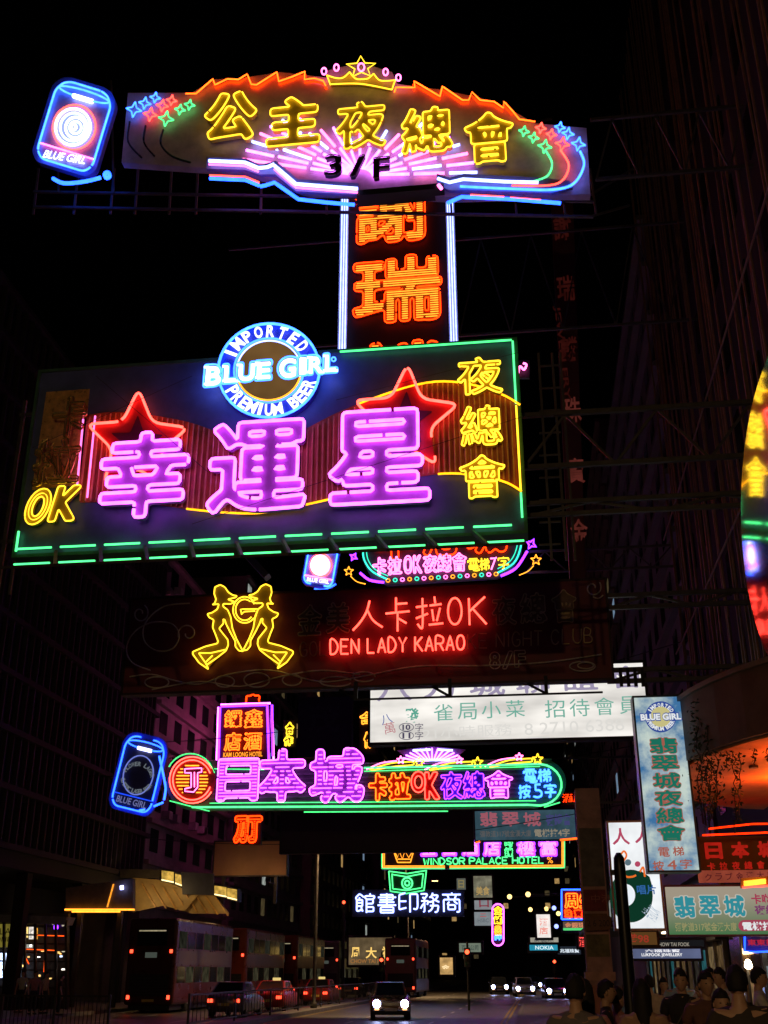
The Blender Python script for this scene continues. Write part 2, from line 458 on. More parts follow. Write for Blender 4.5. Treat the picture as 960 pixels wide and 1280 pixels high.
    def text(s, txt, box, m, d=0.01, rot=0, shear=0, bold=0.0, ext=0.002, name='lettering', parent=None, spacing=1.0):
        """flat print or thin cut-out letters: one line, one mesh"""
        _tc.body = txt; _tc.offset = bold; _tc.space_character = spacing
        dg = bpy.context.evaluated_depsgraph_get(); me = bpy.data.meshes.new_from_object(_to.evaluated_get(dg))
        _tc.offset = 0; _tc.space_character = 1.0
        co = np.zeros(len(me.vertices) * 3); me.vertices.foreach_get('co', co); co = co.reshape(-1, 3)[:, :2]
        lo = co.min(0); hi = co.max(0); asp, h, M = s.place(box, d, rot, shear)
        W = M((co - lo) / np.maximum(hi - lo, 1e-4) * (asp, 1.0))
        me.vertices.foreach_set('co', W.ravel()); me.update(); me.materials.clear(); me.materials.append(m); me.name = name
        o = bpy.data.objects.new(name, me); C.objects.link(o); o.parent = parent or s.o
        return o
    def bold(s, ch, box, m, d=.016, grow=.02, rot=0, it=1, N=44, thick=.004, name='lettering', shear=0):
        """one heavy cut-out character"""
        asp, h, M = s.place(box, d, rot, shear)
        return fill2d(outlines(ch, asp, grow, .05, it, N, .1), -d, -d + thick, name, m, s.o, M)
    def row(s, txt, x0, x1, yl, yr, hpx, **kw):
        """characters of equal size in a line from (x0, yl) to (x1, yr), y is the middle"""
        n = len(txt); w = (x1 - x0) / n; gap = kw.pop('gap', 0.12)
        for i, ch in enumerate(txt):
            if ch == ' ': continue
            cx = x0 + (i + .5) * w; cy_ = yl + (yr - yl) * (cx - x0) / (x1 - x0)
            ww = w * (1 - gap) / 2 * (0.75 if ord(ch) < 128 else 1)
            s.char(ch, (cx - ww, cy_ - hpx / 2, cx + ww, cy_ + hpx / 2), **kw)
    def truss(s, ypx_top, ypx_bot, xpx0, X1, back=0.7, w=0.09, n=7):
        """support: two chords from the sign to the building line at x = X1, with zigzag braces"""
        p = s.L([(xpx0, ypx_top), (xpx0, ypx_bot)], -back); x0 = p[0, 0]; zt, zb = p[0, 2], p[1, 2]; x1 = X1 - s.b[0]; y = back
        MB().bar((x0, y, zt), (x1, y, zt), w, w).build('support_chord', STEEL, s.o)
        MB().bar((x0, y, zb), (x1, y, zb), w, w).build('support_chord', STEEL, s.o)
        for i in range(n):
            xa = x0 + (x1 - x0) * i / n; xb = x0 + (x1 - x0) * (i + 1) / n
            za, zc = (zt, zb) if i % 2 else (zb, zt)
            MB().bar((xa, y + .06, za), (xb, y + .06, zc), w * .55, w * .55).build('brace', STEEL, s.o)
def resample3(P, step, closed):
    """keep corners: subdivide long legs only"""
    Q = np.vstack([P, P[:1]]) if closed else P
    out = []
    for a, b in zip(Q[:-1], Q[1:]):
        L = np.linalg.norm(b - a)
        if L < 1e-6: continue
        k = 1 if L < step * 6 else 3
        if k == 1: out.append(a)
        else:
            e = min(0.25, step / L); out += [a, a + (b - a) * e, b - (b - a) * e]
    if not closed: out.append(Q[-1])
    return np.array(out)
rb = random.Random(3)
def cut(P, closed, r, brk):
    """glass comes in lengths: leave the small dark gaps between them"""
    if not brk or not closed or len(P) < 16: return [(P, closed)]
    L = np.linalg.norm(np.diff(P, axis=0), axis=1).sum(); n = 1 if L < 2.5 else 2 if L < 7 else 3
    P = np.roll(P, -rb.randrange(len(P)), 0); out = []
    ks = [int(len(P) * (i + rb.uniform(-.15, .15)) / n) for i in range(1, n)]
    ks = [0] + ks + [len(P)]
    for a, b in zip(ks[:-1], ks[1:]):
        seg = P[a:b]
        if len(seg) < 4: continue
        seg = seg.copy(); out.append((seg, False))
    return out
def can_sign(s, cx, cy_, w, h, ang, lit, r, label_mat):
    """tilted beer can in outline tubes on a cut-out back plate; w, h in pixels, ang leans the top right"""
    c, q = math.cos(R(ang)), math.sin(R(ang))
    T = lambda pts: [(cx + c * x - q * y, cy_ + q * x + c * y) for x, y in pts]
    W, H = w / 2, h / 2
    body = [(-W, -H * .72), (-W * .80, -H * .93), (-W * .55, -H), (W * .55, -H), (W * .80, -H * .93), (W, -H * .72), (W, H * .78), (W * .78, H * .97), (-W * .78, H * .97), (-W, H * .78)]
    s.panel('halo_back_plate', mat('can_halo_plate', (0.10, 0.14, 0.45), .5, 0, .3, 3), rounded(T([(x * 1.16, y * 1.11) for x, y in body]), 5), .06, .12)  # back plate enlarged and coloured blue to imitate the halo of the tubes
    s.panel('can_face', label_mat, rounded(T([(x * .97, y * .97) for x, y in body]), 5), .10, -.07)
    blue = 'cyan' if lit > 1 else 'blue'
    s.tube([rounded(T(body), 6)], blue, r, .18, True, 'can_outline', brk=True)
    s.tube([T(arc(0, -H * .80, W * .90, H * .10, 0, 360, 24)[:-1])], blue, r * .9, .18, True, 'lid_ring')
    s.tube([T([(-W * .35, -H * .70), (W * .35, -H * .70)])], 'hot', r * 2.3, .2, name='lid_tube')
    s.tube([T(arc(0, H * .02, W * .74, H * .54, 0, 360, 30)[:-1])], 'coral' if lit > 1 else 'white', r * .8, .18, True, 'label_ring', k=1 if lit > 1 else .12)
    s.tube([T([(-W * .95, H * .62), (W * .95, H * .62)])], 'pink' if lit > 1 else 'blue', r * .8, .18, name='label_line', k=1 if lit > 1 else .15)
    if lit > 1:
        for a, c_ in ((.60, 'hot'), (.46, 'white'), (.34, 'hot'), (.2, 'white'), (.09, 'hot')): s.tube([T(arc(W * .05 * math.sin(a * 40), H * .02, W * a, H * .5 * a / .68, 0, 360, 26)[:-1])], c_, r * 1.25, .17, True, 'label_fill_tube')
    a = s.L(T([(0, H * .77)]), .19)[0]
    m = neon('hot', 1.0 if lit > 1 else .06)
    p = T([(0, H * .77)])[0]
    s.text('BLUE GIRL', (p[0] - W * .78, p[1] - H * .09, p[0] + W * .78, p[1] + H * .09), m, .19, rot=-ang, bold=.02)
def logo_ring(s, cx, cy_, r1, r2, txt_top, txt_bot, m, d, hpx, rot0=0, a_top=(150, 30), a_bot=(210, 330)):
    """letters set round a ring: one mesh a line"""
    for txt, (a0, a1), up in ((txt_top, a_top, True), (txt_bot, a_bot, False)):
        obs = []
        for i, ch in enumerate(txt):
            if ch == ' ': continue
            a = a0 + (a1 - a0) * i / (len(txt) - 1); rr = (r1 + r2) / 2
            x = cx + rr * math.cos(R(a + rot0)); y = cy_ - rr * .93 * math.sin(R(a + rot0))
            wq = .15 if ch == 'I' else .44 if ch == 'M' else .34
            o = s.text(ch, (x - hpx * wq, y - hpx / 2, x + hpx * wq, y + hpx / 2), m, d, rot=(a - 90 if up else a + 90) + rot0, bold=.035)
            obs.append(o)
        bm = bmesh.new()
        for o in obs: bm.from_mesh(o.data)
        me = bpy.data.meshes.new('ring_lettering'); bm.to_mesh(me); bm.free(); me.materials.append(m)
        for o in obs: bpy.data.objects.remove(o)
        o = bpy.data.objects.new('ring_lettering', me); C.objects.link(o); o.parent = s.o
def shooting_star(s, sx, sy, sr, tail, c1, r, k=1.0, c2=None):
    s.tube([rounded(star(sx, sy, sr), sr * .08)], c1, r, .14, True, 'star_tube', k=k)
    s.tube([spl(t, 5) for t in tail], c2 or c1, r, .14, False, 'tail_tube', k=k)

RIGHT_WALL = 7.0
# ================================================================== the princess night club sign at the top
s = Sign('fan_shaped_neon_sign', 'big fan-shaped neon sign with golden crown, red zigzag edge and 3/F', 24, 455, 262)
WHITEP = mat('grey_white_panel', (0.50, 0.44, 0.42), .55, 0, .3, 2)
s.panel('panel', WHITEP, [(152, 203), (160, 116), (240, 116), (267, 99), (300, 98), (350, 90), (408, 97), (410, 88), (450, 78), (490, 90), (497, 105), (550, 112), (600, 122), (640, 138), (668, 154), (733, 160), (738, 243),
          (680, 243), (563, 246), (500, 243), (447, 240), (385, 240), (345, 226), (300, 212), (255, 210)])
YPL = mat('yellow_letter_plate', (0.62, 0.44, 0.05), .5, 0, .25, 4)
for ch, bx in (('公', (256, 115, 320, 175)), ('主', (334, 121, 400, 180)), ('夜', (420, 127, 482, 184)), ('總', (502, 134, 565, 190)), ('會', (581, 140, 642, 203))):
    s.char(ch, bx, 'yellow', grow=.05 if ch in '公主' else .022, r=.024, d=.3, plate=YPL, thick=.12, step=.035, it=3, N=64, k=1 if ch != '夜' else .8)
zz = [(232, 117), (245, 117), (266, 98.7), (268.7, 106), (284, 98.7), (298, 99.3), (309, 92.6), (314, 105.3), (320.6, 106), (346, 90), (348.4, 101.7), (365, 96), (381, 89.3), (380.5, 99.3), (393, 97.8), (404, 101), (407, 107)]
zr = [(493, 115), (495, 109), (518.6, 109.4), (517.8, 101.5), (550, 120.5), (553, 108), (578, 125), (586, 125), (590, 115), (600, 125), (617.5, 127), (629.4, 135), (630, 127), (641, 139), (649, 149), (669, 152)]
s.tube([zz], 'orange', .022, .14, name='zigzag_tube'); s.tube([zr], 'orange', .022, .14, name='zigzag_tube')
s.tube([[(p[0] + 1, p[1] + 4) for p in zz[2:]]], 'scarlet', .03, .08, name='zigzag_shadow_tube', k=.5)
s.tube([[(p[0] - 1, p[1] + 4) for p in zr[2:-2]]], 'scarlet', .03, .08, name='zigzag_shadow_tube', k=.5)
s.tube([spl([(412.7, 105.3), (450, 104.7), (490, 112)], 6), spl([(408.5, 94), (413, 106)], 2), spl([(494, 100), (490, 112)], 2), spl([(408.5, 94), (420, 97.5), (429, 97), (437, 90)], 5),
        spl([(437, 90), (444, 98), (452, 99), (460, 98), (467, 92)], 5), spl([(467, 92), (474, 100), (484, 101), (494, 100)], 5)], 'yellow', .02, .22, name='crown_tube')
s.panel('crown_plate', YPL, [(409, 94), (420, 98), (437, 90), (450, 98), (467, 92), (477, 101), (494, 100), (489.5, 112), (450, 105), (413, 105.5)], .12, -.06)
s.tube([star(451.5, 84, 19, 5, .45, 92, 14)], 'yellow', .019, .26, True, 'crown_star_tube')
for x, y, a, b in ((405, 89, 3, 4.2), (420.5, 84.5, 3, 4.2), (482, 90, 3, 4.2), (498, 97, 3, 4), (451.5, 84, 4, 5)):
    s.tube([arc(x, y, a, b, 0, 360, 14)[:-1]], 'pink', .024, .28, True, 'crown_jewel_tube')
# fan of rays
for ring, (q0, q1) in enumerate(((.10, .42), (.46, .72), (.76, 1.0))):
    lines = {'pink': [], 'lilac': [], 'white': []}
    na = (15, 19, 21)[ring]
    for i in range(na):
        a = 8 + 164 * i / (na - 1); rx, ry = 148, 84
        if ring == 2 and 62 < a < 118: continue
        cxx, cyy = 450, 219
        f = lambda q: (cxx + rx * q * math.cos(R(a)), cyy - ry * q * math.sin(R(a)) + .055 * rx * q * math.cos(R(a)))
        lines[('lilac', 'pink', 'white')[(i + ring) % 3] if ring else 'lilac'].append([f(q0), f(q1)])
    for c_, l_ in lines.items():
        if l_: [s.tube([q_], c_, .042, .14, name='ray_tube', k=1.0) for q_ in l_]
for ch, bx in (('3', (406, 193, 427, 219)), ('/', (438, 194, 456, 220)), ('F', (467, 196, 487, 222))):
    s.char(ch, bx, 'red', 'outline', grow=.03, r=.016, d=.34, plate=mat('dark_letter', (.03, .012, .03), .5), thick=.1, m=mat('dead_tube', (.12, .05, .1), .3), N=40)
# sash of white and blue tubes along the foot, with its box
sash1 = [(261, 201), (306, 203), (323, 210)]; sash2 = [(343, 207), (370, 230), (407, 233), (447, 236)]
s.tube([sash1, [(323, 210), (334, 209), (343, 205)], sash2], 'white', .05, .34, name='sash_tube', k=1.0)
s.tube([[(p[0], p[1] + 4.5) for p in sash1], [(p[0], p[1] + 4.5) for p in sash2]], 'pink', .026, .34, name='sash_tube', k=.8)
s.tube([[(p[0] + 1, p[1] + 22) for p in sash1], [(325, 233), (331, 232), (343, 228), (373, 249), (407, 253), (443, 256)]], 'blue', .05, .34, name='sash_tube')
s.tube([[(p[0] + 1, p[1] + 18) for p in sash1]], 'coral', .024, .36, name='sash_tube', k=.8)
SASHP = mat('sash_plate', (.25, .24, .4), .5, 0, .25, 3)
s.panel('sash_plate', SASHP, [(258, 196), (308, 198), (325, 206), (345, 201), (372, 224), (448, 229), (448, 243), (370, 239), (344, 218), (324, 218), (306, 212), (258, 211)], .2, -.1)
s.panel('sash_plate', SASHP, [(546, 217), (562, 222), (580, 217), (676, 222), (712, 226), (716, 234), (690, 241), (580, 238), (562, 238), (546, 230)], .2, -.1)
s.tube([[(547, 223), (562, 228), (579, 224), (630, 227), (673, 228)]], 'white', .045, .34, name='sash_tube')
s.tube([spl([(681.5, 187.5), (690, 204), (684, 220), (663, 228)], 6)], 'green', .028, .2, name='ribbon_tube')
s.tube([spl([(700.5, 187.5), (711, 206.5), (703, 225.5), (684, 232), (640, 232)], 6)], 'red', .028, .2, name='ribbon_tube')
s.tube([spl([(725, 189), (730, 206.5), (717, 229.5), (690, 237), (640, 236), (575, 233)], 6)], 'cyan', .034, .24, name='ribbon_tube')
s.tube([[(559, 254), (577, 246), (640, 249), (701, 254)]], 'blue', .05, .34, name='sash_tube')
s.tube([[(588, 243.5), (630, 246)], [(638, 247), (676, 250)]], 'coral', .024, .36, name='sash_tube', k=.8)
s.tube([[(548, 231), (552, 236)]], 'pink', .05, .36, name='sash_tube')
for c_, pts in (('green', ((655, 164, 7), (667, 172, 7), (681, 183, 9))), ('red', ((676, 160, 7), (689, 168, 7), (703, 180, 9))), ('cyan', ((700, 159, 7), (710, 167, 8), (723, 180, 9))),
                ('cyan', ((167.5, 137, 10), (181, 129, 8), (194, 122, 7))), ('red', ((188, 143, 9), (203, 132, 8), (214.5, 125.5, 7))), ('green', ((207.6, 148.4, 10), (225, 137, 7), (237, 131, 7)))):
    for x, y, q in pts: s.tube([rounded(star(x, y, q, 4, .38, 80), 1)], c_, .022, .16, True, 'star_tube', k=.9)
DT = mat('dark_tube', (.02, .02, .03), .3)
s.tube([spl(p, 5) for p in ([(162, 152), (160, 177), (177, 197)], [(182, 157), (180, 178), (193, 195)], [(204, 162), (201, 180), (215, 195), (238, 203)])], None, .03, .1, m=DT, name='unlit_ribbon_tube')
# underside box and steel work
a = s.L([(448, 246), (556, 246)], 0)
MB().box(a[0, 0], a[1, 0], -.3, .2, a[0, 2] - .2, a[0, 2] - .02).build('underside_box', DARK, s.o)
for y0, y1 in ((243, 262), (262, 268)):
    p = s.L([(40, y0 - 6), (742, y0 + 6)], -.35)
    MB().bar((p[0, 0], .45, p[0, 2]), (p[1, 0], .45, p[1, 2] + .0), .07, .07).build('frame_beam', STEEL, s.o)
for x in (45, 95, 140, 170, 212, 245, 325, 406, 445, 560, 640, 700, 738):
    p = s.L([(x, 205), (x, 262)], -.3)
    MB().bar((p[0, 0], .5, p[0, 2]), (p[0, 0] + .05, .5, p[1, 2]), .06, .06).build('frame_post', STEEL, s.o)
for x, y, x2, y2 in ((738, 235, 800, 180), (738, 262, 790, 230), (640, 150, 690, 120), (180, 110, 180, 120)):
    p = s.L([(x, y), (x2, y2)], -.2); MB().rod(p[0] + (0, .3, 0), p[1] + (0, .9, 0), .035).build('brace', STEEL, s.o)
s.truss(150, 225, 738, RIGHT_WALL, .6)
# its can
s = Sign('beer_can_neon_sign', 'brightly lit blue neon beer can hung left of the fan-shaped sign', 24, 93, 230)
can_sign(s, 93, 158, 72, 104, 17, 2, .032, mat('can_label_bright', (.35, .38, .6), .5, 0, .2, 3))
s.tube([spl([(66, 223), (80, 229), (105, 227), (126, 222)], 6)], 'blue', .055, .2, name='swoosh_tube'); s.tube([arc(134, 219, 3, 3.5, 0, 360, 12)[:-1]], 'blue', .06, .2, True, 'swoosh_tube')
for x, x2 in ((66, 70), (136, 139)):
    p = s.L([(x, 95), (x2, 235)], -.2); MB().bar(p[0] + (0, .2, 0), p[1] + (0, .2, 0), .05, .05).build('mount_post', STEEL, s.o)

# ================================================================== tall jeweller sign behind
s = Sign('vertical_neon_sign', 'tall black sign with glowing orange characters between white tube columns', 34, 497, 520)
BLK = mat('black_panel', (.010, .009, .009), .6, 0, .4, 2)
s.rpanel('panel', BLK, (434, 205), (561, 205), (571, 520), (424, 520), 0, .3)
for x0 in (429.5, 564.5):
    for dx in (-3.2, 0, 3.2):
        p = s.L([(x0 + dx, 330)], .12)[0]; z = s.ex
        v, f = tubes([(np.array([[p[0], p[1], z[2]], [p[0], p[1], z[3]]]), False)], .026, 6)
        mesh_obj('column_tube', v, f, neon('white', .8), s.o)
    p = s.L([(x0 - 5.5, 330), (x0 + 5.5, 330)], .03)
    MB().box(p[0, 0], p[1, 0], -.05, .25, s.ex[2], s.ex[3]).build('column_tray', mat('tray_white', (.45, .46, .5), .5), s.o)
for ch, bx in (('謝', (443, 222, 537, 302)), ('瑞', (441, 319, 552, 402)), ('麟', (440, 426, 553, 510))):
    s.char(ch, bx, 'scarlet', 'raster', grow=.035, r=.026, d=.18, plate=mat('orange_letter_plate', (.3, .08, .02), .5), rows=30, fillcol='amber', fk=.85, k=1.05, step=.04, it=3, N=56)
s.truss(300, 420, 570, RIGHT_WALL, .6, n=9)
p = s.L([(425, 300), (425, 430)], -.5)
for z_ in (p[0, 2], p[1, 2]): MB().bar((p[0, 0] - 4.5, .55, z_), (p[0, 0] + 4, .55, z_), .08, .08).build('support_chord', STEEL, s.o)

# ================================================================== the big lucky star sign
s = Sign('billboard_neon_sign', 'largest billboard with three purple neon characters, two red stars and green edge', 20, 340, 692)
NAVY = mat('navy_panel', (0.075, 0.105, 0.25), .45, 0, .35, 1.2)
s.rpanel('panel', NAVY, (50, 472), (642, 421), (656, 668), (22, 690), 0, .35)
ex3 = s.ex
s.frame(mat('dark_green_rail', (.04, .12, .07), .5), .07, .05, .4)
# red and gold band of upright ribs between two waves
top = spl([(101, 520), (150, 515), (230, 526), (300, 548), (360, 545), (430, 512), (520, 481), (575, 478), (625, 492), (650, 506)], 5)
bot = spl([(652, 614), (627, 601), (575, 592), (528, 595), (470, 608), (412, 624), (334, 640), (287, 641), (233, 636), (170, 628), (100, 628)], 5)
s.panel('band_panel', mat('band_red', (.42, .09, .05), .5, 0, .35, 3), np.vstack([top, bot]), .02, -.002)
RIB = mat('rib_tube', (.60, .30, .16), .16, 0, .25, 4)
for x in np.arange(106, 648, 6.6):
    yt = np.interp(x, top[:, 0], top[:, 1]) + 2; bb = bot[::-1]; yb = np.interp(x, bb[:, 0], bb[:, 1]) - 2
    p = s.L([(x, (yt + yb) / 2), (x, yt), (x, yb)], .05)
    v, f = tubes([(np.array([[p[0, 0], p[0, 1], p[1, 2]], [p[0, 0], p[0, 1], p[2, 2]]]), False)], .02, 5); mesh_obj('rib', v, f, RIB, s.o)
p = s.L([(104, 522), (95, 618), (119, 519), (109, 624)], .1)
for i in (0, 2):
    s.tube([[(104, 524), (96, 612)] if i == 0 else [(119, 520), (109, 622)]], 'pink', .02, .12, name='upright_tube', k=.55)
RP = mat('red_star_plate', (.5, .02, .02), .45, 0, .2, 3); RP2 = mat('dark_star_plate', (.10, .012, .03), .5)
for cx, cy_, rr in ((171, 553, 63), (507, 524, 65)):
    st = rounded(star(cx, cy_, rr * 1.06, 5, .47, 88, rr * 1.06), 11)
    s.panel('star_plate', RP, st, .12, -.04); s.panel('star_inner_plate', RP2, rounded(star(cx, cy_, rr * .55, 5, .42, 88), 3), .14, -.13)
    s.tube([st], 'coral', .03, .19, True, 'star_tube', brk=True)
PPL = mat('purple_letter_plate', (.40, .16, .52), .5, 0, .2, 3)
for ch, bx in (('幸', (125, 540, 234, 645)), ('運', (262, 526, 382, 637)), ('星', (412, 512, 536, 627))):
    s.char(ch, bx, 'purple', grow=.026, r=.036, d=.36, plate=PPL, thick=.12, step=.035, N=72, k=1.0)
YL2 = mat('yellow_small_plate', (.45, .30, .03), .5, 0, .2, 3)
for ch, bx in (('夜', (572, 447, 627, 492)), ('總', (576, 507, 627, 556)), ('會', (575, 569, 631, 622))):
    s.char(ch, bx, 'yellow', grow=.012, r=.019, d=.26, plate=YL2, thick=.1, step=.035, N=72, k=1.05, it=1)
for ch, bx in (('O', (33, 611, 62, 655)), ('K', (66, 607, 98, 651))):
    s.char(ch, bx, 'yellow', grow=.06, r=.016, d=.2, plate=YL2, thick=.08, N=52, shear=.18)
    s.char(ch, bx, 'yellow', grow=.0, r=.013, d=.22, N=52, shear=.18, name='inner_tube', k=.8) if ch == 'O' else None
DG = mat('dead_gold_tube', (1.0, .70, .22), .2, .8)
s.panel('gold_light_plate', mat('gold_light_plate', (.75, .48, .14), .3, .4, .5, 5), [(58, 490), (112, 486), (100, 606), (40, 612)], .02, -.002)  # added plate whose tan colour stands in for golden light on the panel
for ch, bx in (('卡', (66, 496, 108, 546)), ('拉', (42, 548, 100, 606))):
    s.char(ch, bx, None, grow=.035, r=.02, d=.24, m=DG, name='unlit_character', N=56); s.char(ch, bx, None, grow=-.002, r=.016, d=.3, m=DG, name='unlit_character', N=56, it=1)
for k_ in range(5):
    s.tube([spl([(60 + 8 * k_, 548 + 5 * k_), (50 + 12 * k_, 566 + rb.uniform(-6, 6)), (70 + 6 * k_, 590 + rb.uniform(-8, 8))], 5)], None, .012, .32, m=DG, name='loose_wire')
s.tube([top[26:]], 'gold', .022, .12, name='wave_tube', k=1.2)
bl = bot[::-1]
s.tube([bl[bl[:, 0] > 545]], 'gold', .022, .12, name='wave_tube', k=1.2); s.tube([bl[(bl[:, 0] > 232) & (bl[:, 0] < 420)]], 'gold', .022, .12, name='wave_tube', k=1.1)
x0, x1, z0, z1 = ex3
def zx(px, py, d=.1): return s.L([(px, py)], d)[0]
tl = zx(425, 438)[0]
def sttube(a, b, col, r, k=1.0, name='border_tube'):
    v, f = tubes([(np.array([a, b], float), False)], r, 6); return mesh_obj(name, v, f, neon(col, k), s.o)
zA = zx(650, 505)[2]; zB = zx(652, 614)[2]
sttube((tl, -.1, z1 - .03), (x1 - .05, -.1, z1 - .03), 'green', .022, .85); sttube((x1 - .03, -.1, z1 - .06), (x1 - .03, -.1, zA + .02), 'green', .024)
sttube((x1 - .03, -.1, zA - .03), (x1 - .03, -.1, zB + .03), 'yellow', .022); sttube((x1 - .03, -.1, zB - .03), (x1 - .03, -.1, z0 + .25), 'green', .024)
sttube((x0 + .04, -.1, z0 + .05), (x0 + .04, -.1, z0 + .5), 'green', .024)
for row, (zz_, yy) in enumerate(((z0 + .10, -.1), (z0 - .42, -.55))):
    for i in range(11):
        a = x0 + .05 + (x1 - x0 - .1) * i / 11 + row * .22; b = a + (x1 - x0) / 11 - .2
        sttube((a, yy, zz_), (min(b, x1 - .02), yy, zz_), 'green', .022, 1.0, 'foot_tube')
for i in range(10):
    a = x0 + (x1 - x0) * (i + 1) / 11 - .06
    MB().bar((a, -.06, z0 + .02), (a + .3, -.66, z0 - .52), .07, .07).build('foot_bracket', STEEL, s.o)
MB().bar((x0, -.62, z0 - .5), (x1, -.62, z0 - .5), .05, .05).build('foot_rail', STEEL, s.o)
MB().bar((x0 - .45, .3, z1 - .5), (x0 - .45, .3, z0 - .9), .07, .07).build('mount_post', STEEL, s.o)
MB().bar((x0 - .25, .45, z1 - .1), (x0 - .25, .45, z0 - .7), .05, .05).build('mount_post', STEEL, s.o)
for zz_ in (z1 - .8, z0 + .5):
    MB().bar((x0 - .6, .42, zz_), (x0 + .5, .42, zz_), .07, .07).build('mount_bar', STEEL, s.o)
MB().rod(s.L([(300, 410)], 0)[0] + (0, .2, 0), s.L([(300, 470)], 0)[0] + (0, .2, 0), .03).build('mount_post', STEEL, s.o)
for px_, a, b in ((600, 40, 560), (330, 200, 640), (180, 30, 440)): pass
for (xa, ya, xb, yb) in ((40, 560, 240, 470), (240, 655, 655, 520), (420, 500, 650, 440), (120, 470, 260, 590)):
    p = s.L([(xa, ya), (xb, yb)], .45); MB().rod(p[0], p[1], .006, 4).build('stay_wire', DARK, s.o)
# round beer badge fixed to its top edge
BP = mat('badge_blue', (.03, .06, .45), .45, 0, .2, 3); GD = glow('badge_gold_glow', (.17, .088, .028), .55, .8)  # gold face glows by itself, standing in for light from the ring tubes
disc = lambda q: arc(336, 463, 64 * q, 59 * q, 0, 360, 48, 8)[:-1]
s.panel('badge_plate', BP, disc(1.0), .22, -.02); s.panel('badge_face', GD, disc(.66), .25, -.225)
s.tube([disc(.99)], 'cyan', .03, .30, True, 'badge_ring'); s.tube([disc(.68)], 'cyan', .024, .30, True, 'badge_ring', k=.8)
s.tube([disc(.63)[2:24]], 'white', .018, .31, False, 'badge_ring', k=.8); s.tube([disc(.63)[25:46]], 'amber', .02, .31, False, 'badge_ring', k=1)
HOT = neon('hot', .75)
logo_ring(s, 336, 463, 64 * .97, 64 * .68, 'IMPORTED', 'PREMIUM BEER', HOT, .32, 15, 6, (148, 32), (205, 335))
SERIF = {'B', 'L', 'U', 'E', 'G', 'I', 'R'}
xs_ = (255, 278, 296, 319, 347, 372, 384, 404); ws_ = (23, 19, 24, 21, 25, 13, 21, 18)
for i, ch in enumerate('BLUEGIRL'):
    yy = 469 - (xs_[i] - 258) * .105; h_ = 28 if ch in 'BG' else 25
    bx = (xs_[i], yy - h_ / 2, xs_[i] + ws_[i], yy + h_ / 2)
    s.char(ch, bx, 'cyan', grow=.10, r=.02, d=.36, N=40, brk=False, it=1, name='letter_outline')
    ib = (bx[0] + 2, bx[1] + 2.2, bx[2] - 2, bx[3] - 2.2); s.bold(ch, ib, HOT, .41, .045, N=40, thick=.03, name='letter_face')
    q_ = {'B': ((0, 0), (0, 1)), 'L': ((0, 0), (0, 1), (1, 1)), 'U': ((0, 0), (1, 0)), 'E': ((0, 0), (0, 1)), 'I': ((.5, 0), (.5, 1)), 'R': ((0, 0), (0, 1), (1, 1)), 'G': ()}[ch]
    for u, v_ in q_:
        cx = ib[0] + u * (ib[2] - ib[0]) + (1.2 if u == 0 else -1 if u == 1 else 0); cyq = ib[1] + v_ * (ib[3] - ib[1]) + (1.2 if v_ == 0 else -1.2)
        s.panel('serif', HOT, [(cx - 3.4, cyq - 1.3), (cx + 3.4, cyq - 1.3), (cx + 3.4, cyq + 1.3), (cx - 3.4, cyq + 1.3)], .405, -.39)
s.tube([arc(417, 449, 2.6, 2.6, 0, 360, 10)[:-1]], 'cyan', .018, .4, True, 'dot_tube')
s.truss(520, 585, 650, RIGHT_WALL, .8, .1); s.truss(630, 645, 655, RIGHT_WALL, .8, .09, 5)
for px_ in (673, 690, 700):
    p = s.L([(px_, 440), (px_ + 9, 700)], -.8); MB().bar((p[0, 0], .85, p[0, 2]), (p[0, 0], .85, p[1, 2]), .05, .05).build('ladder_rail', STEEL, s.o)
for k_ in range(9):
    p = s.L([(674, 455 + k_ * 28), (701, 455 + k_ * 28)], -.8); MB().bar((p[0, 0], .9, p[0, 2]), (p[1, 0], .9, p[0, 2]), .035, .035).build('ladder_rung', STEEL, s.o)
s = Sign('small_pink_neon_sign', 'tiny pink neon scribble just right of the big green-edged billboard', 26, 653, 470)
s.tube([spl([(648, 466), (650, 458), (655, 462), (658, 456), (654, 454)], 5)], 'pink', .03, .1); s.panel('panel', DARK, [(645, 450), (662, 450), (662, 472), (645, 472)], 0, .1)
# ================================================================== harbour city karaoke sign half hidden under the big billboard
s = Sign('tray_shaped_neon_sign', 'small tray-shaped neon sign with pink characters and a row of coloured bulbs', 46, 555, 732)
s.panel('panel', mat('night_panel', (.05, .05, .08), .5, 0, .3, 2), [(452, 655), (655, 655), (652, 690), (640, 712), (622, 722), (484, 731), (464, 722), (453, 700)], 0, .25)
for ch, bx in (('中', (470, 650, 517, 699)), ('港', (528, 648, 573, 694)), ('城', (583, 646, 633, 691))):
    s.char(ch, bx, 'scarlet', grow=.05, r=.036, d=.16, N=40, it=3, step=.05, k=.9)
pk = (('卡', 466, 483, 0), ('拉', 485, 502, 0), ('O', 505, 515, 0), ('K', 517, 527, 0), ('夜', 529, 546, 0), ('總', 547, 564, 0), ('會', 565, 583, 0))
for ch, a, b, _ in pk:
    y = 708 - (a - 466) * .055; s.char(ch, (a, y - 11, b, y + 11), 'pink', grow=.015, r=.036, d=.16, N=36, step=.06, brk=False, n=5, k=.9)
for ch, a, b, c_ in (('電', 585, 599, 'yellow'), ('梯', 600, 611, 'yellow'), ('7', 613, 621, 'pink'), ('字', 623, 636, 'yellow')):
    y = 706 - (a - 585) * .06; s.char(ch, (a, y - 7.5, b, y + 7.5), c_, 'stroke', r=.034, d=.16, it=1, n=5)
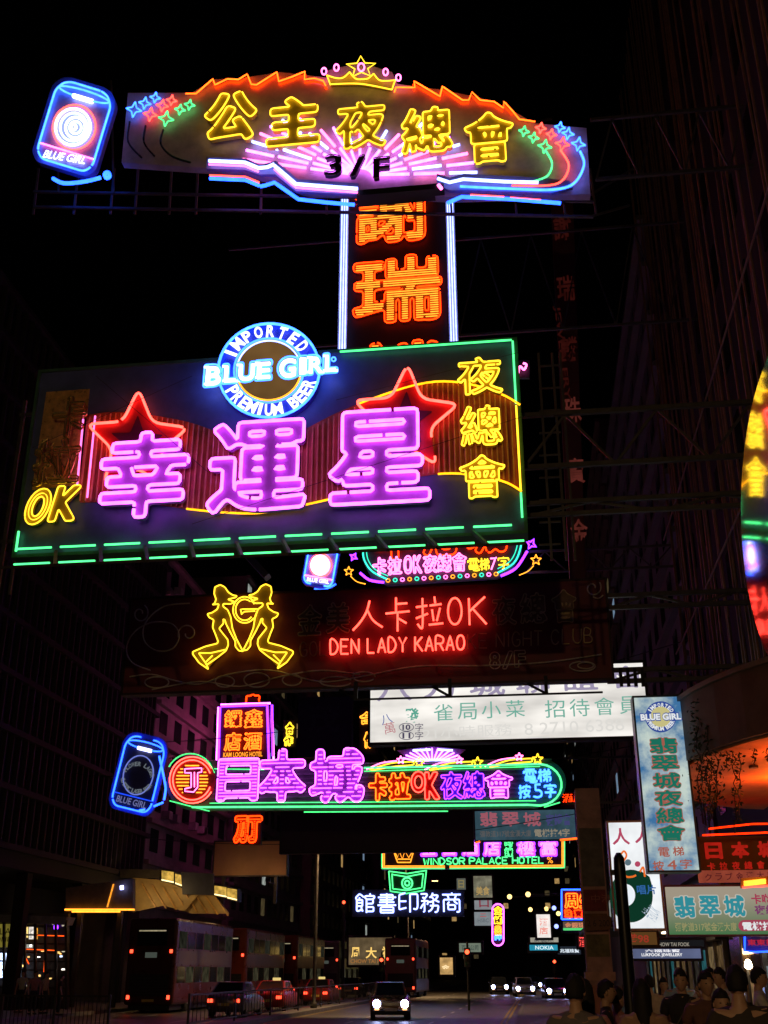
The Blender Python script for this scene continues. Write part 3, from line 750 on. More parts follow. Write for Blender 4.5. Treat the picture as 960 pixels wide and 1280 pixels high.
s.tube([spl([(453.7, 683), (455, 699), (465, 714), (484, 724)], 5), spl([(652, 664), (650.6, 685), (642, 704), (622, 716)], 5)], 'teal', .04, .16, name='rim_tube')
s.tube([spl([(458, 683), (459.5, 698), (468, 711), (485, 720)], 5), spl([(647, 664), (646, 684), (638, 701), (622, 711)], 5)], 'teal', .022, .16, name='rim_tube', k=.8)
for i in range(16):
    x = 485 + 135 * i / 15; y = 725.5 - 8 * i / 15
    s.tube([arc(x, y, 2.4, 2.2, 0, 360, 9)[:-1]], ('amber', 'teal', 'pink')[i % 3], .026, .16, True, 'bulb', k=.8, n=5)
s.tube([spl([(450, 716), (462, 725), (480, 728)], 5), spl([(659, 689), (645, 710), (626, 720)], 5)], 'violet', .06, .16, name='comet_tail')
s.tube([star(664, 680, 7, 4, .4, 60), star(442, 696, 5, 4, .4, 60)], 'violet', .045, .16, True, 'comet_star')
s.tube([rounded(star(436, 714, 6), .5), rounded(star(670, 700, 7), .5)], 'amber', .022, .16, True, 'comet_star'); s.tube([spl([(438, 720), (446, 727), (457, 730)], 5), spl([(667, 707), (660, 714), (649, 719)], 5)], 'amber', .022, .16, name='comet_tail')
s.truss(690, 716, 655, RIGHT_WALL, .5, .1)
s = Sign('beer_can_neon_sign', 'small glowing neon beer can tucked under the big billboard, centre', 46, 400, 738)
can_sign(s, 401, 706, 36, 52, 10, 2, .04, mat('can_label_bright', (.35, .38, .6)))
s.tube([spl([(393, 736), (405, 737), (420, 730)], 5)], 'blue', .04, .1, name='swoosh_tube')
# ================================================================== golden lady
s = Sign('billboard_neon_sign', 'dark maroon billboard with two yellow neon dancers and red karaoke lettering', 30, 460, 860)
s.rpanel('panel', mat('maroon_panel', (.16, .024, .034), .5, 0, .35, 1.5), (165, 752), (758, 722), (762, 846), (153, 868), 0, .3)
s.frame(mat('maroon_rail', (.03, .008, .008), .5), .06, .04, .34); ex5 = s.ex
O_, K_ = (230, 720), 6.857
def cr(pts): return [(O_[0] + x / K_, O_[1] + y / K_) for x, y in pts]
left1 = [(245, 245), (262, 235), (275, 200), (258, 150), (265, 95), (310, 75), (350, 95), (380, 140), (420, 165), (455, 170), (440, 185), (375, 200), (415, 215), (435, 220), (400, 240), (335, 238), (335, 262), (375, 290), (400, 350), (415, 450), (450, 540), (505, 645)]
left2 = [(245, 245), (300, 240), (285, 285), (240, 315), (200, 325), (215, 355), (255, 375), (245, 440), (270, 500), (292, 560), (285, 578), (180, 605), (75, 650), (75, 670), (130, 745), (210, 800), (185, 745), (125, 660), (230, 660), (360, 630)]
left3 = [(505, 645), (470, 640), (440, 605), (440, 560), (395, 480), (360, 410), (350, 375), (335, 370), (340, 405), (300, 450), (335, 495), (375, 545), (380, 590), (360, 640), (290, 695), (190, 765)]
left4 = [(185, 740), (245, 680)]
YP = mat('dancer_plate', (.32, .21, .03), .5, 0, .2, 3)
mirror = lambda P: [(1010 - x, y - 6) for x, y in P]
for side, fn in (('a', lambda P: P), ('b', mirror)):
    body = fn([(245, 245), (275, 200), (258, 150), (265, 95), (310, 75), (350, 95), (380, 140), (450, 170), (380, 200), (430, 220), (335, 238), (375, 290), (400, 350), (415, 450), (450, 540), (505, 640), (440, 605), (440, 560), (360, 410), (335, 370), (340, 405), (300, 450), (335, 495), (378, 560), (375, 610), (290, 695), (205, 790), (130, 745), (75, 660), (285, 578), (292, 555), (245, 440), (255, 375), (200, 330), (240, 315), (285, 285), (300, 240)])
    s.panel('dancer_plate', YP, cr(body), .10, -.04)
    s.tube([rounded(cr(fn(P)), 1.6, False) for P in (left1, left2, left3, left4)], 'yellow', .021, .18, name='dancer_tube')
s.tube([cr(p) for p in (arc(520, 290, 100, 112, 40, 320, 30), arc(520, 290, 78, 90, 52, 318, 26))], 'yellow', .021, .2, name='letter_tube')
s.tube([cr([(495, 330), (485, 285), (635, 282), (612, 350), (590, 375)]), cr([(500, 318), (520, 305), (610, 300)]), cr([(600, 240), (585, 205)])], 'yellow', .021, .2, name='letter_tube')
GRT = mat('grey_tube', (.62, .55, .48), .3); OLT = mat('olive_tube', (.62, .48, .26), .3)
for ch, bx in (('金', (372, 756, 402, 794)), ('美', (408, 753, 437, 791)), ('夜', (615, 745, 645, 781)), ('總', (650, 741, 683, 779)), ('會', (690, 737, 721, 778))):
    s.char(ch, bx, None, 'outline', grow=.02, r=.016, d=.14, m=OLT, N=48, name='unlit_character', plate=mat('unlit_plate', (.22, .13, .07), .5), thick=.05)
# red single-stroke characters
ST = dict(人=[[(462, 751), (458, 765), (450, 778), (441, 788)], [(459, 762), (466, 775), (478, 784)]],
          卡=[[(495, 747), (495, 766)], [(496, 755), (509, 754)], [(482, 767), (512, 764)], [(497, 766), (497, 789)], [(498, 773), (508, 779)]],
          拉=[[(520, 759), (534, 757)], [(528, 748), (528, 784), (522, 780)], [(520, 773), (535, 767)], [(543, 746), (544, 754)], [(537, 757), (552, 755)], [(540, 762), (542, 776)], [(550, 760), (546, 776)], [(536, 781), (554, 779)]],
          K=[[(586, 748), (587, 781)], [(606, 746), (587, 764)], [(591, 761), (608, 780)]])
for ch, ls in ST.items(): s.tube([spl(l, 5) for l in ls], 'red', .03, .16, name='neon_character')
s.tube([arc(568.5, 764, 8.5, 16.5, 0, 360, 26)[:-1]], 'red', .03, .16, True, 'neon_character')
ALPH = dict(A=[[(0, 0), (.5, 1), (1, 0)], [(.2, .35), (.8, .35)]], B=[[(0, 0), (0, 1), (.7, .95), (.8, .75), (.6, .53), (0, .52)], [(.6, .53), (1, .3), (.8, .03), (0, 0)]],
            C=[[(.95, .8), (.6, 1), (.2, .9), (0, .5), (.2, .1), (.6, 0), (.95, .2)]], D=[[(0, 0), (0, 1), (.6, .95), (1, .5), (.6, .05), (0, 0)]], E=[[(1, 1), (0, 1), (0, 0), (1, 0)], [(0, .52), (.8, .52)]],
            F=[[(1, 1), (0, 1), (0, 0)], [(0, .52), (.8, .52)]], G=[[(.95, .8), (.6, 1), (.2, .9), (0, .5), (.2, .1), (.6, 0), (.95, .15), (.95, .45), (.55, .45)]], H=[[(0, 0), (0, 1)], [(1, 0), (1, 1)], [(0, .5), (1, .5)]],
            I=[[(.5, 0), (.5, 1)]], J=[[(.7, 1), (.7, .2), (.4, 0), (.1, .2)]], K=[[(0, 0), (0, 1)], [(.95, 1), (0, .42)], [(.25, .55), (1, 0)]], L=[[(0, 1), (0, 0), (.9, 0)]], N=[[(0, 0), (0, 1), (1, 0), (1, 1)]],
            O=[[(.5, 0), (.15, .12), (0, .5), (.15, .88), (.5, 1), (.85, .88), (1, .5), (.85, .12), (.5, 0)]], P=[[(0, 0), (0, 1), (.8, .95), (1, .75), (.8, .5), (0, .48)]], R=[[(0, 0), (0, 1), (.8, .95), (1, .75), (.8, .5), (0, .48)], [(.5, .48), (1, 0)]],
            S=[[(.95, .85), (.5, 1), (.1, .8), (.3, .55), (.8, .42), (.95, .18), (.5, 0), (.05, .15)]], T=[[(0, 1), (1, 1)], [(.5, 1), (.5, 0)]], U=[[(0, 1), (0, .25), (.5, 0), (1, .25), (1, 1)]], W=[[(0, 1), (.25, 0), (.5, .7), (.75, 0), (1, 1)]],
            Y=[[(0, 1), (.5, .5), (1, 1)], [(.5, .5), (.5, 0)]])
def stroke_line(s, txt, x0, x1, yl, yr, h, m, r, d=.16, wfill=.72, name='letter_tube', n=6, wide='', curve=True):
    wts = [0.55 if c == ' ' else .45 if c in 'I' else 1.0 for c in txt]; tot = sum(wts); x = x0
    for c, w in zip(txt, wts):
        ww = (x1 - x0) * w / tot
        if c != ' ':
            cx = x + ww * .08; yb = yl + (yr - yl) * (x + ww / 2 - x0) / (x1 - x0) + h / 2
            ls = [[(cx + u * ww * wfill, yb - v * h) for u, v in P] for P in ALPH[c]]
            ls = [spl(P, 3) if (curve and c in 'BCDGJOPRSU' and len(P) > 3) else P for P in ls]
            s.tube(ls, None, r, d, name=name, m=m, n=n)
        x += ww
stroke_line(s, 'DEN LADY KARAO', 412, 583, 809, 803, 18, neon('red'), .027)
stroke_line(s, 'GOL', 374, 411, 812, 810, 18, OLT, .018); stroke_line(s, 'KE NIGHT CLUB', 584, 743, 802, 794, 18, OLT, .018)
for ch, bx in (('8', (612, 815, 625, 836)), ('/', (628, 814, 641, 836)), ('F', (643, 813, 657, 834))):
    s.char(ch, bx, None, grow=.05, r=.016, d=.12, m=mat('cream_tube', (.8, .66, .45), .4), N=36, name='unlit_character')
def spiral(cx, cy_, r0, r1, a0, a1, sq=.85): 
    t = np.linspace(0, 1, 34); a = np.radians(a0 + (a1 - a0) * t); q = r0 + (r1 - r0) * t
    return np.stack([cx + q * np.cos(a), cy_ - sq * q * np.sin(a)], 1)
orn = [spiral(175, 767, 3, 11, 0, 420, 1.1), spl([(237, 754), (205, 758), (182, 778), (180, 800), (195, 813), (215, 811), (224, 795), (215, 780), (190, 778), (168, 790), (158, 810), (165, 828), (188, 838)], 5), spiral(235, 792, 3, 13, 180, 560, 1),
       spl([(162, 846), (190, 843), (220, 851), (250, 855), (290, 842), (340, 838), (400, 852), (450, 846), (520, 833), (600, 832), (680, 828), (752, 818)], 5), arc(196, 853, 15, 7, 0, 360, 22), arc(281, 852, 12, 7, 0, 360, 20), arc(321, 850, 16, 9, 0, 360, 22), arc(365, 850, 12, 7, 0, 360, 20),
       spl([(190, 862), (250, 852), (300, 858), (350, 846), (400, 838), (450, 843)], 5), spiral(741, 735, 3, 11, 0, 400, 1), spl([(741, 746), (748, 748), (754, 744)], 4), arc(728, 833, 16, 6, 0, 360, 22), arc(732, 832, 10, 4, 0, 360, 18), arc(420, 852, 20, 6, 20, 340, 20), arc(455, 846, 14, 6, 0, 330, 20)]
for o_ in orn: s.tube([o_], None, .022, .12, m=GRT, name='scroll_tube')
x0, x1, z0, z1 = ex5
for q in (.49, .68, .87):
    xx = x0 + (x1 - x0) * q
    MB().bar((xx, -.05, z0 + .1), (xx, -.05, z0 - .42), .10, .10).add(*(lambda b: (b.v, b.f))(MB().bar((xx, -.05, z0 - .4), (xx - .5, .2, z0 - .05), .07, .07))).build('bracket', DARK, s.o)
MB().bar((x0 + (x1 - x0) * .49, -.1, z0 - .42), (x1 - .3, -.1, z0 - .42), .05, .05).build('foot_rail', DARK, s.o)
s.truss(745, 760, 758, RIGHT_WALL + .5, .5, .12, 4); s.truss(838, 852, 758, RIGHT_WALL + .5, .5, .12, 4)
for k_ in range(4):
    p = s.L([(775 + k_ * 9, 835), (775 + k_ * 9, 858)], -.3); MB().bar(p[0], (p[0, 0], p[0, 1], p[1, 2]), .09, .09).build('strut', DARK, s.o)
MB().bar(s.L([(330, 715)], 0)[0] + (0, .5, 0), s.L([(270, 650)], 0)[0] + (0, .5, 0), .35, .2).build('mount_bar', STEEL, s.o)
# ================================================================== white mahjong lightbox
s = Sign('lightbox_sign', 'long white lit signboard with green characters under the maroon billboard', 38, 640, 930)
s.rpanel('lit_face', glow('white_lightbox', (1.0, .96, .90), .45, .5, (.6, 1, 2.2)), (463, 846), (806, 822), (808, 918), (463, 930), 0, .03)
x0, x1, z0, z1 = s.ex; s.frame(DARK, .09, .05, .45); MB().box(x0 - .05, x1 + .05, .06, .45, z0 - .05, z1 + .05).build('case', DARK, s.o)
GP = glow('green_ink', (.16, .42, .33)); PPk = glow('purple_ink', (.33, .28, .42)); 
for i, ch in enumerate('八方城聯誼會'):
    cx = 493 + i * 58; cyy = 863 - i * 3.2; s.bold(ch, (cx - 22, cyy - 15, cx + 22, cyy + 13), PPk, .012, .02)
for i, ch in enumerate('雀局小菜'): s.text(ch, (542 + i * 30, 880 - i * 1.6, 566 + i * 30, 901 - i * 1.6), GP, .014)
for i, ch in enumerate('招待會員'): s.text(ch, (681 + i * 31, 875 - i * 1.6, 706 + i * 31, 897 - i * 1.6), GP, .014)
FG = glow('faint_ink', (.72, .70, .66))
s.text('21小時服務', (528, 907, 640, 922), FG, .012, rot=1.5); s.text('8 2710 6388', (655, 901, 780, 916), FG, .012, rot=1.5)
s.text('發', (505, 885, 524, 904), glow('teal_ink', (.1, .38, .28)), .014, bold=.03); s.text('八', (476, 893, 490, 905), glow('blue_ink', (.12, .16, .4)), .014, rot=15); s.text('萬', (480, 903, 494, 917), glow('rose_ink', (.5, .2, .22)), .014, rot=10)
INK = glow('dark_ink', (.06, .05, .10))
for y, t in ((909, '10'), (919.5, '11')):
    s.text(t, (503, y - 3.5, 513, y + 3.5), INK, .014, bold=.03); s.text('字', (519, y - 5, 529, y + 5), INK, .014)
    s.tube([arc(508, y, 9, 5, 0, 360, 22)[:-1]], None, .014, .012, True, 'ring_print', m=INK, n=4)
# ================================================================== japan city
s = Sign('capsule_shaped_neon_sign', 'long capsule-shaped neon sign outlined in green with striped purple characters', 50, 455, 1015)
cap = np.vstack([[(232, 950)], [(450, 957), (600, 953), (672, 951)], arc(674, 978, 34, 30, 85, -85, 14), [(670, 1010), (450, 1013), (240, 1013)], arc(238, 980, 30, 32, 260, 100, 12)])
s.panel('panel', mat('green_black_panel', (.06, .10, .08), .5, 0, .3, 2), cap, 0, .3)
MBr = mat('panel_slat', (.10, .14, .12), .4)
for k_ in range(9):
    y = 959 + k_ * 5.6; p = s.L([(262, y), (690, y - 3)], .02); MB().box(p[0, 0], p[1, 0], -.05, -.01, p[0, 2] - .035, p[0, 2] + .035).build('slat', MBr, s.o)
s.tube([np.vstack([[(455, 960), (600, 957)], [(672, 955)], arc(673, 981, 29, 26, 85, -85, 12), [(660, 1006), (450, 1008), (240, 1009)]])], 'green', .045, .16, name='border_tube', k=1.0)
s.tube([[(455, 964), (675, 958)], [(262, 1004), (670, 1001)], [(268, 961), (330, 962)]], 'green', .022, .14, name='border_tube', k=.8)
s.tube([arc(238, 975, 31, 33, 150, 38, 14), [(262, 954), (268, 966)]], 'green', .03, .1, name='border_tube', k=.7)
s.tube([[(680, 1009), (700, 1003)], [(212, 1001), (262, 1014)], [(380, 1015), (560, 1014)]], 'green', .028, .1, name='border_tube', k=.7)
s.panel('roundel', mat('roundel_red', (.3, .04, .02), .5), arc(240, 975, 29, 30, 0, 360, 32)[:-1], .14, -.02)
s.tube([arc(240, 975, 28, 29, 30, 330, 28), arc(240, 975, 24, 25, 20, 340, 26)], 'coral', .032, .22, name='roundel_tube', k=1.1)
s.tube([[(240 - math.sqrt(max(0, 20 ** 2 - (y - 975) ** 2)), y), (240 + math.sqrt(max(0, 20 ** 2 - (y - 975) ** 2)), y)] for y in np.arange(957, 994, 4.2)], 'amber', .03, .2, name='roundel_tube')
s.panel('letter_plate', mat('letter_dark', (.12, .02, .02), .5), [(229, 959), (254, 958), (254, 967), (249, 968), (249, 985), (243, 993), (229, 992), (228, 984), (236, 983), (237, 968), (229, 967)], .27, -.24)
s.tube([[(231, 961), (252, 960), (252, 965), (247, 966), (247, 984), (242, 990), (231, 989), (231, 986), (239, 984), (239, 966), (231, 966), (231, 961)], [(243, 965), (243, 984)]], 'pink', .028, .31, name='letter_tube')
PP2 = mat('violet_letter_plate', (.40, .16, .62), .5)
for ch, bx in (('日', (272, 948, 323, 1001)), ('本', (323, 936, 382, 1002)), ('城', (387, 935, 455, 1003))):
    s.char(ch, bx, 'purple', 'raster', grow=.046, r=.036, d=.3, plate=PP2, rows=13, fillcol='purple', fk=.75, k=1.0, N=48, it=4, step=.05)
sm = (('卡', 461, 484, 'orange'), ('拉', 486, 513, 'orange'), ('O', 514, 532, 'red'), ('K', 531, 549, 'red'), ('夜', 551, 578, 'violet'), ('總', 579, 606, 'violet'), ('會', 606, 641, 'purple'))
for ch, a, b, c_ in sm:
    h_ = 17 if ch != 'O' else 13; y = 983.5 - (a - 461) * .02 - (5 if ch == 'O' else 0)
    pl = mat('mini_plate_' + c_, {'orange': (.35, .06, .01), 'red': (.4, .02, .02), 'violet': (.14, .05, .4), 'purple': (.3, .08, .4)}[c_], .5)
    s.char(ch, (a, y - h_, b, y + h_), c_, grow=.05 if ch in 'OK卡拉' else .018, r=.03, d=.22, plate=pl, thick=.08, N=44, it=3, step=.05, n=5, brk=False)
for ch, a, b, y in (('電', 655, 671, 970), ('梯', 673, 688, 969.5), ('按', 648, 663, 989), ('5', 667, 677, 988.5), ('字', 681, 695, 988)):
    s.char(ch, (a, y - 8, b, y + 8), 'cyan', 'stroke', r=.05, d=.16, it=1, n=6)
for i, (x, y) in enumerate(((524, 953), (597, 953), (672, 949))):
    shooting_star(s, x, y, 7, [[(x - 62 + 2 * i, y + 9), (x - 35, y + 1), (x - 8, y - 1)], [(x - 60, y + 10), (x - 30, y + 5), (x - 8, y + 3), (x - 8, y - 1)]], 'yellow', .03)
    shooting_star(s, x - 23, y - 3, 5, [[(x - 66, y + 9), (x - 48, y + 1), (x - 28, y - 2)]], 'pink', .03)
fl = [[(540 + 10 * math.cos(R(a)), 955 - 4 * math.sin(R(a))), (540 + 40 * math.cos(R(a)), 955 - 21 * math.sin(R(a)) + 1)] for a in range(24, 160, 11)]
[s.tube([q_], 'lilac', .04, .0, name='fan_tube', k=1.1) for q_ in fl]; s.tube([[(516, 938), (538, 937)], [(548, 937), (566, 938)], [(520, 950), (562, 950)]], 'hot', .05, .1, name='fan_tube', k=.8)
s.panel('fan_plate', mat('fan_plate', (.2, .12, .3), .5), [(496, 938), (540, 933), (582, 937), (558, 956), (522, 956)], -.1, .14)
s.truss(948, 1004, 705, RIGHT_WALL, .5, .1)
s = Sign('beer_can_neon_sign', 'blue outlined neon beer can with dark label left of the capsule sign', 50, 172, 1016)
can_sign(s, 173, 968, 50, 92, 14, 1, .04, mat('can_label_dark', (.05, .05, .07), .5, 0, .3, 3))
logo_ring(s, 172, 972, 22, 15, 'FLOWER LAGER', 'CLASSIC LAGER BEER', glow('dim_print', (.12, .14, .16)), .2, 5.5, -14, (160, 20), (200, 340))
s.tube([spl([(199, 945), (204, 968), (207, 985), (205, 1000)], 5), [(192, 1008), (204, 1003)], [(174, 1013), (181, 1012)]], 'blue', .05, .14, name='swoosh_tube')
# ================================================================== hotel sign with purple border
s = Sign('boxed_neon_sign', 'small square hotel sign with orange characters in a violet tube border', 62, 306, 950)
s.rpanel('panel', mat('dark_red_panel', (.10, .015, .02), .5, 0, .3, 2), (274, 884), (336, 881), (337, 950), (274, 950), 0, .3)
s.tube([[(273, 950), (275, 884)], [(276, 883), (334, 881)], [(334, 882), (336, 950)], [(340, 881), (341, 945)]], 'violet', .07, .12, name='border_tube', k=.9)
for ch, bx in (('鑼', (281, 888, 302, 909)), ('鑫', (306, 887, 328, 909)), ('店', (281, 916, 301, 938)), ('酒', (305, 916, 327, 937))):
    s.char(ch, bx, 'orange', grow=.015, r=.034, d=.14, N=44, step=.05, brk=False, n=5)
s.tube([[(271, 950), (273, 884)], [(276, 881), (338, 879)], [(340, 882), (342, 950)]], 'purple', .06, -.45, name='added_rear_tube', k=1.6); s.tube([[(285, 895), (325, 940)], [(285, 940), (325, 895)]], 'pink', .06, -.45, name='added_rear_tube', k=1.6)  # tubes added on the unseen back to redden the wall beyond
s.text('KAM LOONG HOTEL', (279, 940, 328, 946), neon('amber', .6), .1, bold=.02)
s = Sign('vertical_neon_sign', 'vertical sign whose red characters show above and below the capsule sign', 66, 310, 1054)
s.panel('panel', DARK, [(296, 872), (326, 872), (326, 1056), (293, 1056)], 0, .3)
for ch, bx in (('廣', (306, 868, 324, 890)), ('刀', (293, 1020, 310, 1053)), ('丁', (308, 1020, 327, 1053))):
    s.char(ch, bx, 'scarlet', 'raster', grow=.08, r=.05, d=.1, rows=12, fillcol='scarlet', fk=.8, N=36, it=3, step=.06, k=.9)
s = Sign('pink_neon_sign', 'pink neon sign behind the small hotel sign that reddens the tenement wall', 79, 304, 946)
s.panel('panel', DARK, [(286, 892), (322, 890), (322, 944), (286, 944)], 0, .3)
for ch, bx in (('酒', (290, 896, 318, 918)), ('店', (290, 920, 318, 942))):
    s.char(ch, bx, 'pink', grow=.02, r=.06, d=.16, N=40, step=.06, n=5, k=2.5); s.char(ch, bx, 'pink', grow=.02, r=.09, d=-.5, N=40, step=.06, n=5, k=5, name='rear_character')
# far yellow vertical glyphs behind
s = Sign('small_yellow_neon_sign', 'narrow unreadable yellow neon column between hotel sign and maroon billboard', 80, 362, 932)
s.panel('panel', DARK, [(354, 900), (370, 900), (370, 934), (354, 934)], 0, .3)
for ch, bx in (('合', (357, 903, 367, 918)), ('作', (355, 920, 366, 932))): s.char(ch, bx, 'yellow', 'raster', grow=.06, r=.05, d=.1, rows=8, fillcol='yellow', N=36, step=.08, n=5)
s = Sign('small_yellow_neon_sign', 'narrow yellow neon column at the left end of the white lightbox', 80, 459, 940)
s.panel('panel', DARK, [(449, 884), (470, 884), (470, 942), (449, 942)], 0, .3)
for ch, bx in (('合', (450, 890, 466, 905)), ('作', (455, 915, 467, 935))): s.char(ch, bx, 'amber', 'outline', grow=.04, r=.05, d=.1, N=36, step=.08, n=5)
# dark unlit signboards
s = Sign('unlit_signboard', 'large unlit plum signboard under the capsule sign', 58, 470, 1066)
s.rpanel('panel', mat('plum_panel', (.035, .014, .02), .6, 0, .4, .8), (352, 1012), (590, 1010), (590, 1064), (352, 1064), 0, .4); s.frame(DARK, .08, .05, .4)
s.text('Spoono', (522, 1033, 560, 1046), mat('plum_letters', (.09, .045, .03), .6), .02)
s = Sign('unlit_signboard', 'tall unlit dark signboard with one faint character behind the capsule sign', 56, 400, 946)
s.rpanel('panel', mat('grey_black_panel', (.02, .019, .024), .6, 0, .4, .8), (372, 872), (440, 870), (440, 946), (372, 946), 0, .4)
s.text('茂', (385, 880, 425, 915), mat('faint_letters', (.04, .045, .05), .6), .02, bold=.02)
# ================================================================== emerald city box, windsor palace, bookshop
s = Sign('lightbox_sign', 'dim blue lightbox with pink characters below the right end of the capsule sign', 66, 658, 1052)
s.rpanel('lit_face', glow('dim_blue_box', (.035, .075, .10), .4, 1.5), (594, 1014), (718, 1012), (720, 1048), (594, 1051), 0, .03); x0, x1, z0, z1 = s.ex
MB().box(x0 - .08, x1 + .08, .04, .4, z0 - .08, z1 + .08).build('case', DARK, s.o)
for i, ch in enumerate('翡翠城'): s.bold(ch, (600 + i * 27, 1015, 622 + i * 27, 1033), glow('pink_print', (.32, .09, .12)), .02, .03)
s.text('夜總會', (682, 1017, 714, 1032), glow('navy_print', (.05, .05, .16)), .02, bold=.03); s.text('彌敦道317號金漢大廈', (600, 1038, 664, 1046), glow('dull_print', (.12, .10, .09)), .02)
s.text('電梯按4字', (668, 1036, 712, 1046), glow('pale_print', (.26, .22, .16)), .02, bold=.02)
s.tube([[(722, 1013), (724, 1046)]], 'violet', .06, .1, name='edge_tube', k=.8); s.tube([[(594, 1054), (600, 1052)], [(700, 1050), (722, 1048)]], 'orange', .06, .1, name='edge_tube', k=.5)
s = Sign('neon_sign', 'hotel sign with green latin lettering, golden crown and yellow tube border', 75, 592, 1088)
s.rpanel('panel', mat('palace_panel', (.02, .008, .006), .5), (478, 1042), (706, 1042), (706, 1086), (478, 1086), 0, .3)
for off, c_, k_ in ((0, 'orange', .55), (3, 'green', .6), (-2.5, 'amber', .7)):
    s.tube([[(478 - off * .5 + 1, 1064), (478 - off * .5 + 1, 1084 + off * .5), (556, 1084 + off * .5)], [(562, 1084 + off * .5), (704 + off * .5, 1083 + off * .5), (704 + off * .5, 1050)]], c_, .05, .12, name='border_tube', k=k_)
for ch, a, b in (('皇', 526, 546), ('宮', 551, 572), ('酒', 577, 599), ('店', 604, 626), ('樓', 646, 669), ('富', 674, 697)):
    s.char(ch, (a, 1050, b, 1070), 'violet', 'outline', grow=.06, r=.055, d=.14, N=36, it=2, step=.07, brk=False, n=5); s.char(ch, (a + 2, 1052, b - 2, 1068), 'purple', 'outline', grow=-.0, r=.04, d=.16, N=36, step=.07, brk=False, n=5, name='inner_tube')
for ch, a, b, y in (('時', 631, 641, 1053), ('鐘', 631, 641, 1065)): s.char(ch, (a, y - 5.5, b, y + 5.5), 'green', 'outline', grow=.02, r=.035, d=.14, N=32, step=.1, brk=False, n=4)
stroke_line(s, 'WINDSOR PALACE HOTEL', 529, 681, 1077, 1075, 8, neon('green', .9), .045, .14, .78, n=5)
s.tube([[(492, 1064), (497, 1078), (513, 1078), (517, 1064)], [(493, 1064), (497, 1072), (499, 1064), (503, 1074), (506, 1064), (511, 1072), (516, 1064)], [(497, 1074), (513, 1074)]], 'amber', .04, .14, name='crown_tube', k=.8)
s.text('%', (684, 1071, 691, 1079), neon('amber', .8), .14)
s.tube([[(595, 1042), (607, 1042)], [(595, 1047), (607, 1047)], [(611, 1040), (611, 1050)]], 'amber', .05, .1, name='edge_tube', k=.7)
s = Sign('neon_sign', 'bookshop sign of five icy blue characters under a green open book', 80, 510, 1142)
s.panel('panel', mat('book_panel', (.012, .012, .02), .6), [(440, 1112), (580, 1112), (580, 1146), (440, 1146)], 0, .3)
s.panel('book_plate', mat('book_green', (.02, .07, .04), .5), [(486, 1089), (508, 1092), (533, 1088), (530, 1114), (509, 1117), (488, 1114)], .05, .1)
s.tube([[(486, 1089), (488, 1114), (508, 1117), (530, 1113), (533, 1088), (509, 1092), (486, 1089)], [(490, 1092), (491, 1111)], [(529, 1092), (527, 1110)], [(490, 1093), (508, 1096), (528, 1092)], [(491, 1111), (508, 1113), (526, 1110)]], 'green', .045, .12, name='book_tube', k=.9)
s.tube([arc(509, 1104, 6.5, 7, 0, 360, 18)[:-1], arc(509, 1104, 3, 3.2, 0, 360, 12)[:-1]], 'green', .06, .16, True, 'emblem_tube')
for i, ch in enumerate('館書印務商'):
    a = 445 + i * 27; y = 1129 - i * .3
    s.char(ch, (a, y - 12, a + 23, y + 12), 'white', 'stroke', r=.06, d=.16, it=2, n=6, k=.9)
# ------------------------------------------------------------------ far signs
s = Sign('vertical_neon_sign', 'slim purple-rimmed capsule with stacked yellow characters far down the street', 100, 622, 1184)
cp = np.vstack([arc(622.5, 1137, 7, 7, 180, 0, 10), arc(622.5, 1175, 7, 7, 0, -180, 10)])
s.panel('panel', mat('slim_panel', (.05, .02, .01), .5), cp, 0, .4); s.tube([cp], 'purple', .07, .14, True, 'border_tube', k=.9)
for ch, y, c_ in (('金', 1138, 'yellow'), ('鋪', 1150, 'yellow'), ('典', 1160, 'amber'), ('當', 1166, 'amber'), ('押', 1172, 'cyan')):
    s.char(ch, (617.5, y - 5, 627.5, y + 5) if y < 1155 else (618, y - 3, 627, y + 3), c_, 'raster', grow=.03, r=.05, d=.14, rows=7, fillcol=c_, fk=.6, N=32, step=.12, brk=False, n=4)
s = Sign('boxed_neon_sign', 'blue-framed jeweller sign with red characters beside the poster pillar', 95, 720, 1152)
s.rpanel('panel', mat('jewel_panel', (.12, .01, .01), .5), (702, 1112), (745, 1112), (745, 1149), (702, 1149), 0, .4)
s.tube([[(702, 1149), (702, 1112), (745, 1112), (745, 1149), (702, 1149)]], 'blue', .07, .12, name='border_tube', k=.8)
for ch, bx in (('周', (706, 1117, 722, 1135)), ('生', (724, 1117, 738, 1135)), ('珠', (706, 1137, 715, 1147)), ('寶', (718, 1137, 728, 1147))):
    s.char(ch, bx, 'orange' if bx[3] < 1140 else 'scarlet', 'raster', grow=.04, r=.06, d=.14, rows=8, fillcol='orange', fk=.7, N=32, step=.08, brk=False, n=4)
def litbox(name, label, Y, box, col, txts=(), depth=.5, var=.2, group=None):
    s = Sign(name, label, Y, (box[0] + box[2]) / 2, box[3], group=group)
    s.rpanel('lit_face', glow('face_%d_%d_%d' % (box[0], box[1], Y), col, var, 1.5), (box[0], box[1]), (box[2], box[1]), (box[2], box[3]), (box[0], box[3]), 0, .03)
    x0, x1, z0, z1 = s.ex; w = .002 * Y
    MB().box(x0 - w, x1 + w, .035, depth, z0 - w, z1 + w).build('case', DARK, s.o)
    for t, bx, c_ in txts: s.text(t, bx, glow('ink_%d_%d' % (c_[0] * 1000 + c_[1] * 300, c_[2] * 1000), c_), .03, bold=.02)
    return s
litbox('lightbox_sign', 'bright upright white lightbox far down the street', 110, (671, 1143, 688, 1172), (1.0, .9, .85), [('酒', (674, 1148, 685, 1157), (.9, .35, .3)), ('店', (674, 1159, 685, 1168), (.9, .35, .3))])
